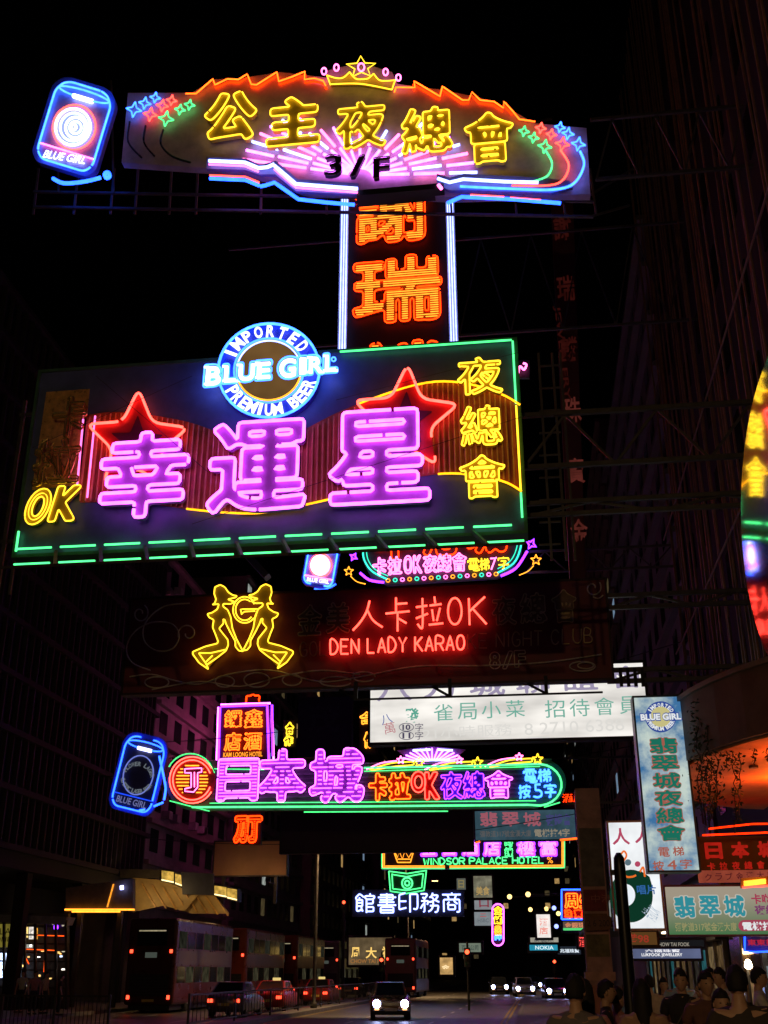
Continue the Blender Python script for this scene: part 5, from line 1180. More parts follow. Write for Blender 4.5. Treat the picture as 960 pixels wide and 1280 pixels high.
# ================================================================== poles, lamps, traffic lights
def pole(name, label, p, h, r, cat='pole', m=None):
    o = empty(name, p, 0, label, cat); MB().lathe([(r * 2, 0), (r * 2, .25), (r * 1.2, .3), (r * 1.1, .8), (r, h - .15), (r * .9, h - .05), (r * .4, h)], (0, 0, 0), 14).build('shaft', m or mat('black_pole', (.010, .010, .012), .4, .3), o, True)
    return o
P = at(773, 1066, 12); pl = pole('black_pole', 'thick black pole with rounded top in front of the record lightbox', (P[0], 12, .13), P[2] - .13, .06)
MB().box(-.1, -.06, -.03, .03, P[2] - .35, P[2] - .3).build('clip', DARK, pl)
g = ground(428, 1250); lp = pole('lamp_post', 'tall slim lamp post on the median left of the oncoming car', (g[0], g[1], .15), 11.5, .11, 'lamp post')
MB().rod((0, 0, 11.3), (2.6, 0, 11.9), .05, 6).build('arm', STEEL, lp); MB().box(2.4, 3.2, -.16, .16, 11.8, 12.0).build('lamp_head', STEEL, lp)
def street_lamp(label, x, y, h, arm, power=420, kind='POINT'):
    o = pole('street_lamp', label, (x, y, .13), h, .09, 'street lamp', STEEL); o['group'] = 'sodium street lamps'
    MB().rod((0, 0, h - .2), (arm, 0, h + .3), .045, 6).build('arm', STEEL, o); MB().box(arm - .2, arm + .5, -.15, .15, h + .28, h + .42).build('lamp_head', STEEL, o)
    MB().box(arm - .1, arm + .42, -.11, .11, h + .24, h + .277).build('lamp_glass', glow('sodium', (9, 5.2, 1.6)), o)
    l = lamp('lamp_light', (arm + .15, 0, h + .05), (1, .62, .28), power, .2, kind); l.parent = o
street_lamp('added unseen sodium lamp behind the viewer that brightens sign faces and crowd', -1.2, -14, 8.5, -2.0, 3000)  # lamp added out of view to brighten sign faces and people
street_lamp('sodium street lamp hidden behind the plum signboard on the median', -11.4, 60, 9.2, 2.4, 3400, 'SPOT')
street_lamp('sodium street lamp farther along the median', -11.4, 105, 9.2, 2.4, 3400, 'SPOT')
street_lamp('sodium street lamp on the left pavement, nearer than the railing', -21.6, 24, 9.0, 2.0, 500, 'SPOT')
LAMPG = glow('lamp_glass', (2.6, 1.7, .55)); LAMPB = glow('lamp_glass_blue', (.7, .9, 3.2))
for i, (px, py, Y, c_) in enumerate(((637, 1121, 105, LAMPG), (660, 1118, 100, LAMPG), (663, 1137, 120, LAMPG), (683, 1136, 122, LAMPG), (692.5, 1135, 118, LAMPB), (698, 1142, 115, LAMPG), (695.5, 1158, 117, LAMPB))):
    w = ('yellowish', 'brightest', 'lower yellowish', 'dim yellowish', 'bluish', 'whitish', 'lowest round blue')[i]
    p = at(px, py, Y); o = empty('street_floodlight', p, 0, '%s floodlight on a bracket above the far road' % w, 'street light', 'floodlights over the far road')
    MB().lathe([(.04, -.30), (.17, -.24), (.22, -.05), (.2, .05)], (0, 0, 0), 12, 'y').build('lamp_glass', c_, o, True)
    MB().lathe([(.22, .05), (.2, .3), (.1, .45)], (0, 0, 0), 12, 'y').build('housing', STEEL, o); MB().bar((0, .3, 0), (RIGHT_WALL + 1 - p[0], .3, .3), .06, .06).build('bracket', STEEL, o)
def traffic_light(label, px, py, Y, h, post=True):
    p = at(px, py, Y); o = empty('traffic_light', (p[0], Y, 0), 0, label, 'traffic light', 'red traffic lights'); zc = p[2]
    MB().rod((0, .2, 0), (0, .2, zc + .5), .06, 8).build('post', DARK, o)
    b = MB().box(-.17, .17, -.1, .12, zc - .75, zc + .2).build('housing', DARK, o, bevel=.03)
    for k_, (c_, z) in enumerate(((glow('signal_red', (6, .35, .12)), 0), (mat('signal_off_amber', (.06, .03, .005), .3), -.28), (mat('signal_off_green', (.01, .05, .03), .3), -.56))):
        MB().lathe([(.02, -.13), (.11, -.12), (.115, -.10)], (0, 0, zc + z), 14, 'y').build('lens', c_, o); MB().box(-.13, .13, -.30, -.101, zc + z + .118, zc + z + .135).build('visor', DARK, o)
traffic_light('red traffic light standing right of the far billboards, over the cars', 584, 1190, 62, 3)
traffic_light('red traffic light beside the waiting red bus near the oncoming car', 477, 1200, 78, 3)
traffic_light('red traffic light on the median, highest one, left of the bookshop sign', 430, 1128, 84, 8)
traffic_light('small red traffic light near the poster pillar, far down the road', 693, 1202, 92, 3)
# ================================================================== poster pillar and shop fronts on the right
s = Sign('poster_pillar', 'square pillar plastered with faded posters at the kerb right', 26, 746, 1300, 'pillar')
a = at(733, 1200, 26); b = at(765, 1200, 26); w = b[0] - a[0]
s.o.location = ((a[0] + b[0]) / 2, 26.3, .13); base = np.array(s.o.location)
zt = at(746, 985, 26)[2] - .13
MB().box(-w / 2, w / 2, -.3, .3, 0, zt).build('shaft', mat('pillar_pink', (.42, .24, .22), .8, 0, .5, 2, .2), s.o)
MB().box(-w / 2 - .05, w / 2 + .05, -.35, .35, 1.55, 1.72).build('band', mat('pillar_band', (.5, .27, .22), .7), s.o)
MB().box(-w / 2 + .08, w / 2 - .08, -.325, -.30, .2, 1.45).build('inset_panel', mat('pillar_inset', (.42, .17, .13), .7), s.o)
def zz26(py): return at(746, py, 26)[2] - .13
for (y0, y1, c_, nm) in ((1035, 1108, (.12, .10, .09), 'a'), (1112, 1139, (.22, .03, .03), 'b'), (1142, 1164, (.20, .09, .03), 'c'), (1168, 1196, (.16, .13, .06), 'd')):
    MB().box(-w / 2 + .03, w / 2 - .03, -.312, -.30, zz26(y1), zz26(y0)).build('poster', mat('poster_' + nm, c_, .7, 0, .5, 5), s.o)
s2 = Sign('poster_board', 'round-cornered brown board with numerals on the poster pillar', 25.8, 746, 1164); s2.panel('board', mat('brown_board', (.16, .06, .03), .6), rounded([(731, 1146), (764, 1144), (764, 1162), (731, 1164)], 5), .0, .1)
s2.text('2 6 200', (734, 1150, 762, 1158), mat('dark_numerals', (.03, .01, .01), .6), .01); s2.text('中港', (739, 1118, 764, 1128), mat('dull_pink_letters', (.35, .12, .10), .6), .01)
# orange canopy over the entrance
oc = empty('rounded_canopy', (RIGHT_WALL + 1, 26, 0), 0, 'big rounded canopy with orange-lit underside at the right edge', 'canopy')
def ring_prism(pts, z0, z1): 
    b = MB(); n = len(pts); b.add([(x, y, z0) for x, y in pts] + [(x, y, z1) for x, y in pts], [tuple(range(n))[::-1], tuple(range(n, 2 * n))] + [(k, (k + 1) % n, n + (k + 1) % n, n + k) for k in range(n)]); return b
cc = at(985, 960, 30); R0 = 4.7
cpts = lambda r: [(8.5 - (RIGHT_WALL + 1) + r * math.cos(t), 30 - 26 + 1.55 * r * math.sin(t)) for t in np.linspace(0, 2 * math.pi, 40)[:-1]]
zc0 = 6.7
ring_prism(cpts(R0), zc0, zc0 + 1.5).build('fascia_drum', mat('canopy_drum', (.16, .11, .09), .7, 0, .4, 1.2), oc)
ring_prism(cpts(R0 * .97), zc0 - .06, zc0 - .003).build('soffit', mat('soffit_lit_cream', (.62, .28, .12), .7, 0, .25, 1.5), oc)  # cream soffit with orange light mixed into its colour
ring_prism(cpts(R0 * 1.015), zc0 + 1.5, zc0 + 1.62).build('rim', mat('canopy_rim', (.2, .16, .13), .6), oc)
for i in range(6):
    t = 200 + i * 12; x = cpts(R0 * .5)[0]
    MB().lathe([(.02, 0), (.12, 0), (.12, .06)], (8.5 - (RIGHT_WALL + 1) + 3 * math.cos(R(t)), 4 + 4.5 * math.sin(R(t)), zc0 - .14), 12).build('downlight', STEEL, oc)
# the red neon sign's own tubes that shine up to the soffit
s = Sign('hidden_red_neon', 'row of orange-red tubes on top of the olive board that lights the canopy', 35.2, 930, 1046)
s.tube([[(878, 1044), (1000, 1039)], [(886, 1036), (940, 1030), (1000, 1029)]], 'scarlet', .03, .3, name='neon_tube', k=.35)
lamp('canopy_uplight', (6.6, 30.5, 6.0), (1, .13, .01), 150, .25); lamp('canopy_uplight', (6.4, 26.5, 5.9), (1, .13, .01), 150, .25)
# hanging vines
LEAF = mat('vine_leaf', (.035, .05, .02), .6, 0, .4, 5)
vr = random.Random(11)
for i, (px, y0, y1, Y) in enumerate(((884, 905, 985, 26.6), (896, 880, 1010, 26.8), (905, 880, 960, 26.4), (918, 935, 1040, 26.5), (924, 940, 1024, 26.6), (938, 880, 955, 26.2), (950, 880, 935, 26.2), (958, 885, 950, 26.2), (872, 870, 990, 27), (878, 900, 1005, 27.2), (890, 960, 1018, 27))):
    a = at(px, y0, Y); b = at(px + vr.uniform(-4, 6), y1, Y); lab = ('from the drum rim nearest the tall lightbox', 'longest left strand', 'short strand', 'thin strand over the orange soffit', 'second thin strand over the soffit', 'dark strand', 'strand near the right edge', 'rightmost strand', 'thick strand behind the tall lightbox', 'tangled strand', 'low strand')[i]
    o = empty('hanging_vine', a, 0, 'dark creeper hanging off the orange canopy, %s' % lab, 'vine', 'creepers on the rounded canopy')
    n = 14; pts = [(b - a) * t / n + np.array([vr.uniform(-.05, .05), vr.uniform(-.04, .04), 0]) for t in range(n + 1)]; pts[0] = np.zeros(3)
    v, f = tubes([(np.array(pts), False)], .012, 5); mesh_obj('stem', v, f, mat('vine_stem', (.03, .025, .015), .7), o)
    bm_ = MB()
    for k_ in range(170 if i in (0, 1, 2, 8, 9, 10) else 60):
        t = vr.random(); q = (b - a) * t + np.array([vr.gauss(0, .10 if i in (0, 1, 2, 8, 9, 10) else .05), vr.gauss(0, .1), vr.gauss(0, .05)]); sz = vr.uniform(.03, .075); u = np.array([vr.gauss(0, 1) for _ in range(3)]); u /= np.linalg.norm(u); w_ = np.cross(u, (vr.gauss(0, 1), vr.gauss(0, 1), vr.gauss(0, 1))); w_ /= np.linalg.norm(w_)
        bm_.add([q, q + u * sz + w_ * sz * .45, q + u * sz * 2, q + u * sz - w_ * sz * .45], [(0, 1, 2, 3)])
    tag(bm_.build('leaves', LEAF, o), kind='stuff')
# polished oval sign at the right edge
ov = empty('polished_oval_sign', (2.76, 10, at(985, 866, 10)[2]), R(6), 'polished mirror-like oval sign reflecting the neon at the right edge', 'sign')
c0 = np.array(ov.location); hz = (at(985, 470, 10.2)[2] - at(985, 872, 10.2)[2]) / 2 * 1.08
V_ = []; F_ = []; NR, NA = 14, 56
for sd in (0, 1):
    V_.append(((-.06 if sd == 0 else .12), 0, hz))
    for i in range(1, NR + 1):
        q = i / NR
        for k in range(NA):
            a = 2 * math.pi * k / NA; V_.append(((-.06 * (1 - q * q) + .004 * math.sin(5 * a) * q * (1 - q)) if sd == 0 else .12 * (1 - q ** 6), 1.9 * q * math.cos(a), hz + hz * q * math.sin(a)))
n1 = 1 + NR * NA
for sd in (0, 1):
    b_ = sd * n1
    for k in range(NA):
        F_.append((b_, b_ + 1 + k, b_ + 1 + (k + 1) % NA))
        for i in range(NR - 1): F_.append((b_ + 1 + i * NA + k, b_ + 1 + (i + 1) * NA + k, b_ + 1 + (i + 1) * NA + (k + 1) % NA, b_ + 1 + i * NA + (k + 1) % NA))
mesh_obj('shell', V_, F_, mat('chrome', (.80, .80, .82), .07, 1.0, 0), ov, True)
MB().bar((.1, 0, hz), (5.0, 1.2, hz), .1, .1).build('support_arm', STEEL, ov)
# shop interior glow behind the crowd
sh = empty('shop_front', (RIGHT_WALL + .3, 30, .13), 0, 'open shop front with warm light behind the crowd on the right pavement', 'shop')
MB().box(.1, .2, -6, 16, 0, 3.0).build('glass_front', mat('shop_glass', (.06, .05, .04), .15, 0, .3, 1), sh)
for i in range(6): MB().box(-.05, .1, -5.5 + i * 3.6, -5.2 + i * 3.6, 0, 3.4).build('pier', mat('shop_pier', (.12, .09, .06), .5), sh)
for i, (y, z, c_) in enumerate(((-1, 2.4, (12, 8, 4)), (3.5, 2.2, (12, 6, 2)), (8, 2.5, (8, 10, 11)), (12, 2.3, (12, 7, 3)))):
    MB().box(-.02, .09, y, y + .9, z, z + .18).build('display_lamp', glow('shop_lamp_%d' % i, c_), sh)
    MB().box(.04, .095, y - .3, y + 1.4, .7, 1.9).build('display_case', glow('shop_case_%d' % i, [v * .02 for v in c_], .6, 4), sh)
for y_, p_ in ((-9.5, 220), (-4.5, 260), (1, 200)):
    l_ = lamp('shop_lamp_light', (-.6, y_, 2.75), (1, .78, .5), p_, .15, 'SPOT'); l_.parent = sh
    MB().lathe([(.02, 2.86), (.16, 2.9), (.18, 3.0), (.05, 3.05)], (-.6, y_, 0), 14).build('shop_lamp', glow('shop_lamp_glass', (5, 3.8, 2.2)), sh, True); MB().rod((-.6, y_, 3.04), (.1, y_, 3.2), .02).build('lamp_arm', STEEL, sh)
sf = empty('shop_front', (RIGHT_WALL + .42, 47, .13), 0, 'row of dim shop windows under the apartment block beyond the crowd', 'shop')
for i in range(14):
    y_ = i * 2.4; c_ = ((.10, .06, .025), (.02, .10, .11), (.05, .03, .015), (.16, .11, .05), (.03, .025, .02))[(i * 3) % 5]
    MB().box(-.02, .05, y_ + .1, y_ + 2.2, .5, 2.7).build('shop_window', glow('shop_window_%d' % ((i * 3) % 5), c_, .8, 2.5), sf); MB().box(-.12, .05, y_ - .12, y_ + .08, 0, 3.2).build('mullion', mat('shop_pier', (.12, .09, .06)), sf)
MB().box(-.4, .05, -.2, 34, 2.9, 3.3).build('fascia', mat('shop_fascia', (.06, .045, .04), .6), sf)
aw = empty('pavement_awning', (3.5, 41, 0), 0, 'dark awning slab over the pavement behind the fascias', 'awning'); MB().box(-1.5, 4, 0, 12, 3.3, 3.5).build('slab', DARK, aw)
for i in range(4): MB().box(-.5 + i, -.2 + i, 1 + 2 * i, 1.9 + 2 * i, 3.24, 3.295).build('ceiling_lamp', glow('awning_lamp', (9, 6.5, 3.5)), aw)
# ================================================================== vehicles
TYRE = mat('tyre', (.015, .015, .015), .8, 0, .2); RIM = mat('wheel_rim', (.35, .35, .35), .35, .8, .2); CARG = mat('vehicle_glass', (.01, .012, .014), .06, 0, .1); CHR = mat('chrome_trim', (.5, .5, .5), .2, 1, .1)
TAIL = glow('tail_lamp', (5, .25, .10)); TAILD = mat('tail_lens', (.25, .01, .01), .2); HEADL = glow('head_lamp', (14, 16, 30)); AMB = glow('side_lamp', (3.5, 1.6, .5))
def wheel(o, x, y, r, w):
    t = MB().lathe([(r * .62, -w / 2), (r * .93, -w / 2), (r, -w * .3), (r, w * .3), (r * .93, w / 2), (r * .62, w / 2)], (0, 0, 0), 20, 'x').build('wheel', TYRE, o, True); t.location = (x, y, r)
    MB().lathe([(r * .1, -w / 2 - .01), (r * .6, -w / 2 + .02), (r * .6, w / 2 - .02), (r * .1, w / 2 + .01)], (0, 0, 0), 14, 'x').build('rim', RIM, t)
def loft(rings):
    v = [p for r_ in rings for p in r_]; n = len(rings[0]); f = []
    for i in range(len(rings) - 1):
        for k in range(n): f.append((i * n + k, i * n + (k + 1) % n, (i + 1) * n + (k + 1) % n, (i + 1) * n + k))
    return v, f + [tuple(range(n))[::-1], tuple(range((len(rings) - 1) * n, len(rings) * n))]
def car(name, label, loc, rz, paint, lights, group, roofsign=False, van=False):
    """front towards -y"""
    o = empty(name, loc, rz, label, 'car', group)
    st = [(-2.22, .34, .58, .70), (-2.15, .24, .68, .80), (-1.9, .20, .76, .845), (-1.0, .20, .90, .86), (-.6, .20, .94, .87), (1.3, .20, .96, .87), (1.7, .22, .96, .85), (2.15, .26, .90, .80), (2.25, .40, .80, .74)]
    rings = []
    for y, zb, zt, hw in st:
        half = [(hw * .86, zb), (hw, zb + .12), (hw * 1.0, zb + (zt - zb) * .6), (hw * .95, zt - .04), (hw * .82, zt)]
        rings.append([(x, y, z) for x, z in half] + [(-x, y, z) for x, z in half[::-1]])
    v, f = loft(rings); mesh_obj('body', v, f, paint, o, True)
    ht = 1.45 if not van else 1.8
    cab = [[(-.72, -1.05, .90), (.72, -1.05, .90), (.80, 1.75 if not van else 2.15, .94), (-.80, 1.75 if not van else 2.15, .94)], [(-.60, -.35, ht - .02), (.60, -.35, ht - .02), (.62, 1.05 if not van else 2.0, ht), (-.62, 1.05 if not van else 2.0, ht)]]
    cb = MB().add(cab[0] + cab[1], [(0, 1, 5, 4), (1, 2, 6, 5), (2, 3, 7, 6), (3, 0, 4, 7), (4, 5, 6, 7), (0, 3, 2, 1)]).build('cabin', paint, o, bevel=.04)
    A = [np.array(p) for p in cab[0] + cab[1]]
    for nm, q in (('windscreen', (0, 1, 5, 4)), ('rear_window', (2, 3, 7, 6))):
        P_ = [A[i] for i in q]; c = sum(P_) / 4; nrm = np.cross(P_[1] - P_[0], P_[3] - P_[0]); nrm /= np.linalg.norm(nrm)
        Q = [c + (p - c) * .86 + nrm * .012 for p in P_]; mesh_obj(nm, Q + [p - nrm * .02 for p in Q], [(0, 1, 2, 3), (7, 6, 5, 4), (0, 4, 5, 1), (1, 5, 6, 2), (2, 6, 7, 3), (3, 7, 4, 0)], CARG, cb)
    for q in ((1, 2, 6, 5), (3, 0, 4, 7)):
        P_ = [A[i] for i in q]; nrm = np.cross(P_[1] - P_[0], P_[3] - P_[0]); nrm /= np.linalg.norm(nrm)
        for u0, u1 in ((.06, .47), (.52, .93)):
            g = lambda u, v_: (P_[0] * (1 - u) + P_[1] * u) * (1 - v_) + (P_[3] * (1 - u) + P_[2] * u) * v_ + nrm * .012
            Q = [g(u0, .12), g(u1, .12), g(u1, .86), g(u0, .86)]; mesh_obj('side_window', Q + [p - nrm * .02 for p in Q], [(0, 1, 2, 3), (7, 6, 5, 4), (0, 4, 5, 1), (1, 5, 6, 2), (2, 6, 7, 3), (3, 7, 4, 0)], CARG, cb)
    for x in (-.74, .74):
        for y in (-1.4, 1.4): wheel(o, x, y, .31, .2)
    for sx in (-1, 1):
        MB().lathe([(.02, -2.28), (.15, -2.25), (.17, -2.1)], (sx * .58, 0, .62), 16, 'y').build('headlight', HEADL if lights == 'front' else CHR, o, True)
        MB().box(sx * .58 - .09, sx * .58 + .09, -2.26, -2.15, .38, .45).build('fog_lamp', AMB if lights == 'front' else CHR, o)
        MB().box(sx * .60 - .13, sx * .60 + .13, 2.18, 2.275, .62, .76).build('tail_light', TAIL if lights == 'rear' else TAILD, o)
        MB().box(sx * .86, sx * 1.0, -.95, -.85, .92, 1.06).build('wing_mirror', paint, o, bevel=.02)
    MB().box(-.4, .4, -2.26, -2.2, .56, .68).build('grille', CHR, o); MB().box(-.26, .26, -2.29, -2.22, .36, .47).build('number_plate', mat('plate_white', (.6, .6, .55), .5), o); MB().box(-.26, .26, 2.22, 2.29, .48, .6).build('number_plate', mat('plate_yellow', (.6, .45, .08), .5), o)
    MB().box(-.8, .8, -2.28, -2.1, .26, .40).build('bumper', DARK, o, bevel=.03)
    if roofsign: MB().box(-.2, .2, .1, .25, ht - .01, ht + .13).build('roof_sign', glow('taxi_sign', (.8, .6, .2)), o, bevel=.02)
    return o
BRN = mat('car_brown', (.16, .10, .05), .25, .3, .15, 2); REDC = mat('taxi_red', (.28, .012, .01), .3, 0, .15, 2); GRC = mat('car_grey', (.12, .12, .13), .3, .4, .15, 2); BLC = mat('car_black', (.015, .015, .018), .25, .2, .1, 2); SLV = mat('car_silver', (.3, .3, .31), .3, .5, .1, 2)
car('oncoming_car', 'brown saloon car coming forward with blazing headlights, nearest car', ((479 - 670) / 1470 * 49, 49 + 2.2, 0), R(8), BRN, 'front', 'oncoming cars')
for i, (px, Y, m_, lab) in enumerate(((625.5, 108, BLC, 'left one of the far oncoming cars, black'), (656, 98, SLV, 'middle one of the far oncoming cars, brightest headlights'), (694, 86, BLC, 'right one of the far oncoming cars beside the crowd'), (668, 128, GRC, 'small far oncoming car behind the bright ones'))):
    car('oncoming_car', lab, ((px - 672) / 1470 * Y, Y, 0), R(4), m_, 'front', 'oncoming cars')
for i, (px, Y, m_, lab, rsn) in enumerate(((345, 60, REDC, 'red taxi with tail lights on in front of the second bus', True), (403, 72, REDC, 'red taxi with tail lights on left of the lamp post', True), (293, 53, GRC, 'grey car with tail lights on beside the first bus', False), (442, 92, BLC, 'black car with tail lights on just right of the lamp post', False))):
    car('departing_car', lab, ((px - 672) / 1470 * Y, Y, 0), R(0), m_, 'rear', 'departing cars', rsn).scale = (1, 1, 1)
for o_ in [o for o in C.objects if o.name.startswith('departing_car')]: o_.rotation_euler = (0, 0, R(180))
def bus(label, X, Y, paint, ad, lit=True, L=11.0):
    """rear towards the camera (-y)"""
    o = empty('double_decker_bus', (X, Y, 0), 0, label, 'bus', 'double-decker buses'); W, H = 1.25, 4.35
    MB().box(-W, W, 0, L, .35, H).build('body', paint, o, bevel=.14)
    MB().box(-W + .2, W - .2, .2, L - .2, .12, .36).build('chassis', DARK, o)
    rw = MB().box(-.78, .78, -.02, .05, 3.05, 3.85).build('rear_window', CARG, o, bevel=.015)
    MB().box(-.7, .7, -.035, -.021, 3.72, 3.78).build('lamp_reflection_strip', glow('bus_reflection_glow', (.35, .30, .18), .5, 6), rw)  # glowing strip imitates lamp light reflected in the rear window
    MB().box(-1.0, 1.0, -.025, .05, .75, 1.75).build('engine_grille', mat('bus_grille', (.008, .008, .008), .6), o)
    for k_ in range(6): MB().box(-.95, .95, -.04, -.026, .85 + k_ * .14, .90 + k_ * .14).build('louvre', mat('bus_louvre', (.02, .02, .02), .5), o)
    MB().box(-.3, .3, -.02, .02, 2.5, 2.75).build('route_plate', glow('bus_plate', (.05, .06, .05)), o); MB().box(-.3, .3, -.03, .02, .5, .62).build('number_plate', mat('plate_yellow', (.6, .45, .08), .5), o)
    for sx in (-1, 1):
        for z, hh in ((2.72, .16), (.62, .18)): MB().box(sx * 1.02 - .07, sx * 1.02 + .07, -.035, .02, z, z + hh).build('tail_light', TAIL, o)
    for sx in (-1, 1):
        for k_ in range(7):
            y = .45 + k_ * 1.48
            MB().box(min(sx * (W - .03), sx * (W + .012)), max(sx * (W - .03), sx * (W + .012)), y, y + 1.3, 2.95, 3.75).build('upper_window', CARG if not lit or k_ % 3 else glow('bus_window_lit', (.022, .022, .015), .9, 2.5), o)
            MB().box(min(sx * (W - .03), sx * (W + .012)), max(sx * (W - .03), sx * (W + .012)), y, y + 1.3, 1.35, 2.1).build('lower_window', CARG if not lit or (k_ + 1) % 2 else glow('bus_window_low', (.04, .036, .02), .9, 2.5), o)
        MB().box(min(sx * (W - .02), sx * (W + .008)), max(sx * (W - .02), sx * (W + .008)), .5, L - .8, 2.2, 2.85).build('advert_panel', ad, o)
    for x in (-1.08, 1.08):
        for y in (2.6, 8.6): wheel(o, x, y, .48, .28)
    return o
BR = mat('bus_maroon', (.055, .012, .010), .3, 0, .25, 1.5); BO = mat('bus_orange_red', (.18, .03, .012), .3, 0, .25, 1.5); BG = mat('bus_green', (.07, .10, .06), .35, 0, .25, 1.5); BD = mat('bus_dull_red', (.16, .05, .045), .35, 0, .3, 1.5)
bus('dark maroon double-decker bus, nearest one, seen from behind at the left', -18.9, 56, BR, mat('advert_a', (.10, .075, .06), .4, 0, .4, 1.2))
bus('orange-red double-decker bus second in the queue at the left', -18.7, 69.5, BO, mat('advert_b', (.24, .14, .10), .4, 0, .4, 1.2))
bus('orange-red double-decker bus third in the queue at the left', -18.3, 83, BO, mat('advert_c', (.3, .2, .15), .4, 0, .4, 1.2))
bus('greenish double-decker bus at the head of the left queue', -17.9, 99, BG, mat('advert_d', (.12, .13, .09), .4, 0, .4, 1.2))
bus('dull red double-decker bus waiting beyond the oncoming car', -10.6, 92, BD, mat('advert_e', (.2, .1, .09), .4, 0, .4, 1.2))
# ================================================================== people
def skin_mesh(name, verts, edges, radii, m, parent, root=0, sub=1):
    me = bpy.data.meshes.new(name); me.from_pydata([tuple(v) for v in verts], edges, []); o = bpy.data.objects.new(name, me); C.objects.link(o)
    md = o.modifiers.new('skin', 'SKIN'); md.use_smooth_shade = True; md.branch_smoothing = .6
    if not me.skin_vertices: 
        bpy.context.view_layer.objects.active = o; bpy.ops.mesh.customdata_skin_add()
    for i, sv in enumerate(me.skin_vertices[0].data):
        r_ = radii[i]; sv.radius = r_ if isinstance(r_, tuple) else (r_, r_); sv.use_root = (i == root)
    o.modifiers.new('sub', 'SUBSURF').levels = sub
    dg = bpy.context.evaluated_depsgraph_get(); me2 = bpy.data.meshes.new_from_object(o.evaluated_get(dg)); me2.name = name
    bpy.data.objects.remove(o); ob = bpy.data.objects.new(name, me2); C.objects.link(ob); ob.parent = parent
    me2.materials.clear(); me2.materials.append(m); me2.polygons.foreach_set('use_smooth', np.ones(len(me2.polygons), bool))
    return ob
HAIR = mat('black_hair', (.010, .008, .007), .75, 0, .3, 20); SKINS = [mat('skin_a', (.50, .30, .20), .5, 0, .12, 8), mat('skin_b', (.42, .25, .16), .5, 0, .12, 8)]
def head_mesh(o, c, yaw, hair, skin, S=1.0):
    """head with brow, nose, mouth, chin and ears; faces -y at yaw 0"""
    bm = bmesh.new(); bmesh.ops.create_uvsphere(bm, u_segments=24, v_segments=18, radius=1)
    Rz = Matrix.Rotation(yaw, 3, 'Z')
    for v in bm.verts:
        x, y, z = v.co; w = 1 - .28 * max(0, -z) ** 1.3; d = 1 - .10 * max(0, -z)
        X, Y_, Z = x * .074 * w, y * .095 * d, z * .118
        if y < 0:
            f = -y
            Y_ -= .022 * math.exp(-((x / .16) ** 2)) * math.exp(-((z + .12) / .20) ** 2) * f            # nose
            Y_ += .010 * math.exp(-((abs(x) - .40) / .18) ** 2) * math.exp(-((z - .08) / .10) ** 2) * f  # eye sockets
            Y_ -= .006 * math.exp(-((x / .3) ** 2)) * math.exp(-((z + .48) / .08) ** 2) * f              # lips
            Y_ -= .010 * math.exp(-((x / .3) ** 2)) * math.exp(-((z + .85) / .15) ** 2)                   # chin
        v.co = Rz @ Vector((X, Y_, Z)) * S + Vector(c)
    for sx in (-1, 1):
        r_ = bmesh.ops.create_uvsphere(bm, u_segments=8, v_segments=6, radius=1)
        for v in r_['verts']: v.co = Rz @ Vector((sx * .075 + v.co.x * .012, v.co.y * .018 + .008, v.co.z * .03 - .005)) * S + Vector(c)
    return bm, Rz
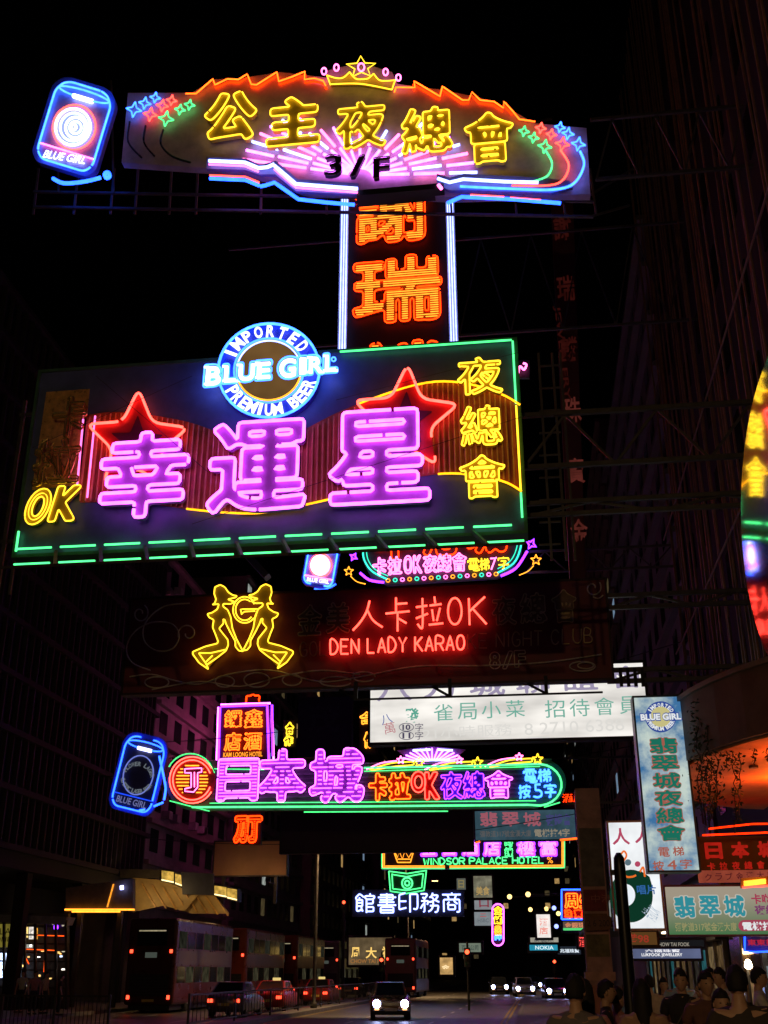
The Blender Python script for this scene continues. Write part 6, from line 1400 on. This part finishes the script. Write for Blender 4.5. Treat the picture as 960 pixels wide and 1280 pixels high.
def person(label, px, py_head, Y, yaw, shirt, trousers=None, hair='short', arms='down', skin=0, lean=0.0, sleeve='short', girl=False, bag=None):
    """standing on the pavement; head centre at a photo pixel gives the height"""
    p = at(px, py_head, Y); zc = p[2] - .13; H = min(1.78, max(1.56, zc / .935))
    o = empty('person', (p[0], Y, .13), yaw, label, 'person', 'people on the pavement'); S = H / 1.72; sk = SKINS[skin]
    sh = .195 * (0.88 if girl else 1)
    J = dict(pel=(0, 0, .95), ab=(0, 0, 1.10), ch=(0, -.01 - lean * .3, 1.30), nk=(0, -.0 - lean * .5, 1.46), hd=(0, -.015 - lean * .6, 1.56))
    def arm(sx, kind):
        s0 = (sx * sh, -lean * .4, 1.40)
        if kind == 'down': return [s0, (sx * (sh + .06), .03, 1.12), (sx * (sh + .05), -.06, .88), (sx * (sh + .045), -.08, .80)]
        if kind == 'fold': return [s0, (sx * (sh + .05), .0, 1.13), (sx * .05, -.26, 1.10), (sx * -.03, -.28, 1.11)]
        if kind == 'out': return [s0, (sx * (sh + .22), -.06, 1.22), (sx * (sh + .40), -.18, 1.08), (sx * (sh + .47), -.22, 1.04)]
        if kind == 'up': return [s0, (sx * (sh + .08), -.1, 1.16), (sx * (sh - .02), -.30, 1.28), (sx * (sh - .04), -.34, 1.34)]
    ak = (arms, arms) if isinstance(arms, str) else arms
    V = [J['pel'], J['ab'], J['ch'], J['nk'], J['hd']]; E_ = [(0, 1), (1, 2), (2, 3), (3, 4)]; Rr = [(.12, .08), (.105, .075), (.115, .08), .056, .055]
    hands = []
    for sx, k in ((-1, ak[0]), (1, ak[1])):
        a = arm(sx, k); i0 = len(V); V += a; E_ += [(2, i0), (i0, i0 + 1), (i0 + 1, i0 + 2), (i0 + 2, i0 + 3)]; Rr += [.046, .040, .030, .027]; hands.append((np.array(a[3]), np.array(a[3]) - np.array(a[2])))
        i1 = len(V); V += [(sx * .09, 0, .86), (sx * .10, -.02, .48), (sx * .10, .02, .09), (sx * .11, -.10, .045)]; E_ += [(0, i1), (i1, i1 + 1), (i1 + 1, i1 + 2), (i1 + 2, i1 + 3)]; Rr += [.075, .050, .036, .034]
    V = [tuple(np.array(v) * S) for v in V]; Rr = [tuple(np.array(r_) * S) if isinstance(r_, tuple) else r_ * S for r_ in Rr]
    body = skin_mesh('body', V, E_, Rr, sk, o)
    bm, Rz = head_mesh(o, (0, (-.03 - lean * .6) * S, 1.588 * S), 0, hair, sk, S)
    for (w, d) in hands:                                     # palm, four fingers and a thumb, half curled
        d = d / np.linalg.norm(d); side = np.cross(d, (0, 1, .01)); side /= np.linalg.norm(side); nrm = np.cross(side, d)
        def cap(a, b, r0, r1):
            m_ = MB().rod(a * S, b * S, r0 * S, 6, r1 * S); vs_ = [bm.verts.new(q) for q in m_.v]
            for f in m_.f: bm.faces.new([vs_[i] for i in f])
        cap(w, w + d * .09, .030, .034)
        for k, ln in enumerate((.066, .076, .07, .055)):
            q = w + d * .088 + side * (k - 1.5) * .019; m1 = q + d * ln * .55 + nrm * .008; cap(q, m1, .0095, .009); cap(m1, m1 + d * ln * .4 + nrm * .022, .009, .007)
        q = w + d * .03 - side * .03; cap(q, q + d * .035 - side * .02, .012, .010); cap(q + d * .035 - side * .02, q + d * .065 - side * .022 + nrm * .01, .010, .008)
    bmb = bmesh.new(); bmb.from_mesh(body.data); tmp = bpy.data.meshes.new('tmp'); bm.to_mesh(tmp); bmb.from_mesh(tmp); bmb.to_mesh(body.data); bmb.free(); bm.free()
    body.data.polygons.foreach_set('use_smooth', np.ones(len(body.data.polygons), bool))
    # shirt over the trunk and upper arms
    V2 = [(0, 0, .90), J['ab'], J['ch'], (0, -.01 - lean * .45, 1.455)]; E2 = [(0, 1), (1, 2), (2, 3)]; R2 = [(.180, .125), (.165, .120), (.185, .130), (.088, .08)]
    for sx, k in ((-1, ak[0]), (1, ak[1])):
        a = [np.array(q) for q in arm(sx, k)]; i0 = len(V2); e = a[0] + (a[1] - a[0]) * (.75 if sleeve == 'short' else 1.0); V2 += [tuple(a[0] + (0, 0, -.005)), tuple(e)]; E2 += [(2, i0), (i0, i0 + 1)]; R2 += [.070, .062]
        if sleeve == 'long': V2.append(tuple(a[2])); E2.append((i0 + 1, i0 + 2)); R2.append(.043)
    skin_mesh('shirt', [tuple(np.array(v) * S) for v in V2], E2, [tuple(np.array(r_) * S) if isinstance(r_, tuple) else r_ * S for r_ in R2], shirt, o, 1)
    V3 = [(0, 0, 1.0), (0, 0, .93)]; E3 = [(0, 1)]; R3 = [(.165, .115), (.170, .120)]
    for sx in (-1, 1): i0 = len(V3); V3 += [(sx * .095, 0, .82), (sx * .10, -.02, .48), (sx * .10, .01, .10)]; E3 += [(1, i0), (i0, i0 + 1), (i0 + 1, i0 + 2)]; R3 += [.105, .075, .065]
    skin_mesh('trousers', [tuple(np.array(v) * S) for v in V3], E3, [tuple(np.array(r_) * S) if isinstance(r_, tuple) else r_ * S for r_ in R3], trousers or mat('dark_trousers', (.02, .02, .028), .8), o, 0)
    for sx in (-1, 1):
        MB().box(sx * .11 - .05, sx * .11 + .05, -.20, .09, 0, .075).build('shoe', mat('shoe_leather', (.02, .018, .016), .5), o, bevel=.025).scale = (S, S, S)
        e_ = bmesh.new(); bmesh.ops.create_uvsphere(e_, u_segments=8, v_segments=6, radius=1)
        for v in e_.verts: v.co = Vector((sx * .031 + v.co.x * .013, -.078 + v.co.y * .010 - .03 - lean * .6, 1.588 + .010 + v.co.z * .006)) * S
        me = bpy.data.meshes.new('eye'); e_.to_mesh(me); e_.free(); me.materials.append(HAIR); eo = bpy.data.objects.new('eye', me); C.objects.link(eo); eo.parent = o
    # hair
    hb = bmesh.new(); bmesh.ops.create_uvsphere(hb, u_segments=26, v_segments=18, radius=1); hr = random.Random(int(px * 7)); kill = []
    for v in hb.verts:
        x, y, z = v.co; lim = .30 + .25 * math.sin(5 * x + px) * .3 if y < -.35 else (-.22 if abs(y) < .3 else -.6)
        if hair == 'long': lim = .25 if y < -.35 else -2
        if z < lim: kill.append(v); continue
        q = 1.0 + hr.uniform(-.02, .035) + .05 * math.sin(9 * x + px) * math.sin(8 * y + 2 * px) + .03 * math.sin(14 * z + 5 * x); v.co = Vector((x * .084 * q, y * .104 * q + .006, z * .127 * q + .006)) * S + Vector((0, (-.03 - lean * .6) * S, 1.592 * S))
        if hair == 'long' and z < .1 and y > -.4:
            t = (.1 - z); v.co.z -= t * .26 * S; v.co.y += .02 * S * t; v.co.x *= 1 + .22 * t
    bmesh.ops.delete(hb, geom=kill, context='VERTS'); me = bpy.data.meshes.new('hair'); hb.to_mesh(me); hb.free(); me.materials.append(HAIR if hair != 'grey' else mat('grey_hair', (.2, .19, .18), .5)); me.polygons.foreach_set('use_smooth', np.ones(len(me.polygons), bool))
    ho = bpy.data.objects.new('hair', me); C.objects.link(ho); ho.parent = o; ho.modifiers.new('thick', 'SOLIDIFY').thickness = .012
    if bag:
        MB().bar((.10 * S, -.13 * S, 1.40 * S), (-.16 * S, -.12 * S, 1.0 * S), .03, .012).build('bag_strap', bag, o)
    return o
M_ = lambda n, c: mat('cloth_' + n, c, .85, 0, .25, 14)
person('person in a grey tee seen from behind at the kerb, left of the pillar', 718, 1236, 9.8, R(180 - 20), M_('grey', (.16, .14, .14)), arms='down')
person('person in a pink top half hidden behind the person in grey', 731, 1240, 10.7, R(200), M_('pink', (.45, .2, .19)), hair='long', girl=True)
person('person in dark top and hair bun standing in front of the pillar', 755, 1238, 13.0, R(90), M_('black', (.02, .018, .02)), skin=1)
person('person in a salmon shirt partly behind the black pole', 770, 1246, 13.6, R(120), M_('salmon', (.40, .17, .14)), girl=True)
person('person in a light blue top just right of the black pole', 784, 1234, 18, R(170), M_('sky', (.16, .26, .42)))
person('person with long black hair and sand-coloured top, from behind', 802, 1240, 11.0, R(180), M_('sand', (.36, .22, .15)), hair='long', girl=True)
person('person in a cream shirt behind the long-haired one', 812, 1228, 19, R(190), M_('cream', (.5, .36, .26)))
person('person in a mauve top walking behind the black-shirted one', 829, 1230, 21, R(10), M_('mauve', (.24, .13, .14)), girl=True, hair='long')
person('person in a black polo shirt with folded arms facing forward', 851, 1224, 14.5, R(-12), M_('black', (.02, .018, .02)), arms=('fold', 'down'), bag=M_('strap', (.1, .08, .06)))
person('bald-looking person in a light blue shirt behind the black polo', 848, 1214, 19, R(160), M_('pale_blue', (.30, .42, .50)), hair='grey')
person('person in a brown checked shirt with reddened face', 881, 1228, 12.8, R(15), M_('check', (.13, .06, .045)), skin=1)
person('person behind the checked shirt, in white, facing forward', 887, 1217, 18, R(0), M_('white', (.55, .53, .48)))
person('person in a white shirt leaning over the stall, seen from the side', 907, 1218, 17.5, R(-70), M_('white', (.55, .53, .48)), lean=.12, arms=('up', 'down'))
person('person with long hair and dark clothes low in front, right side', 900, 1252, 10.8, R(10), M_('ink', (.018, .017, .02)), hair='long', girl=True)
person('person in dark brown tee seen from behind, arm held out, right side', 921, 1226, 9.8, R(175), M_('umber', (.05, .04, .032)), arms=('out', 'down'))
person('person in a white shirt standing at the far right edge', 945, 1216, 16, R(80), M_('white', (.55, .53, .48)), arms='up')
for i, (px, py, Y, c_, lab) in enumerate(((30, 1214, 52, M_('white', (.55, .53, .48)), 'person in a white top by the bright shop at the far left'), (45, 1220, 50, M_('salmon', (.40, .17, .14)), 'person in a salmon top behind the far left railing'), (58, 1221, 51, M_('cream', (.5, .36, .26)), 'person in a cream top behind the far left railing'), (77, 1224, 49, M_('umber', (.05, .04, .032)), 'person in dark clothes behind the far left railing'))):
    person(lab, px, py - 3, Y, R(40 * i), c_)
# stall with food lamp
st = empty('street_stall', (at(925, 1262, 18)[0], 18.4, .13), 0, 'small lamp-lit street stall between the white-shirted people', 'stall'); MB().box(-.7, .7, -.3, .4, 0, .9).build('counter', mat('stall_wood', (.2, .14, .08), .6), st); MB().box(-.5, .5, -.25, .3, .91, 1.05).build('goods', mat('stall_goods', (.5, .4, .2), .6, 0, .6, 9), st)
MB().rod((.3, .3, .9), (.3, .3, 1.9), .02, 6).build('lamp_stem', STEEL, st); MB().lathe([(.02, 1.76), (.06, 1.79), (.05, 1.86), (.02, 1.9)], (.3, .2, 0), 12).build('lamp_bulb', glow('stall_lamp', (30, 23, 14)), st, True)
# overhead wires
for i, (a, b, lab) in enumerate(((( -25, 60, 14), (7.4, 46, 15), 'upper'), ((-25, 58, 12), (7.4, 52, 12), 'middle'), ((-25, 72, 10), (7.4, 60, 10.5), 'lower'))):
    t = np.linspace(0, 1, 20)[:, None]; P_ = np.array(a) * (1 - t) + np.array(b) * t; P_[:, 2] -= 1.2 * 4 * (t * (1 - t))[:, 0]
    w = MB()
    for p, q in zip(P_[:-1], P_[1:]): w.rod(p, q, .02, 4)
    tag(w.build('overhead_wire', DARK), '%s thin black wire strung across the street' % lab, 'wire')
# ------------------------------------------------------------------ tidy
bpy.data.objects.remove(_to); bpy.data.curves.remove(_tc)
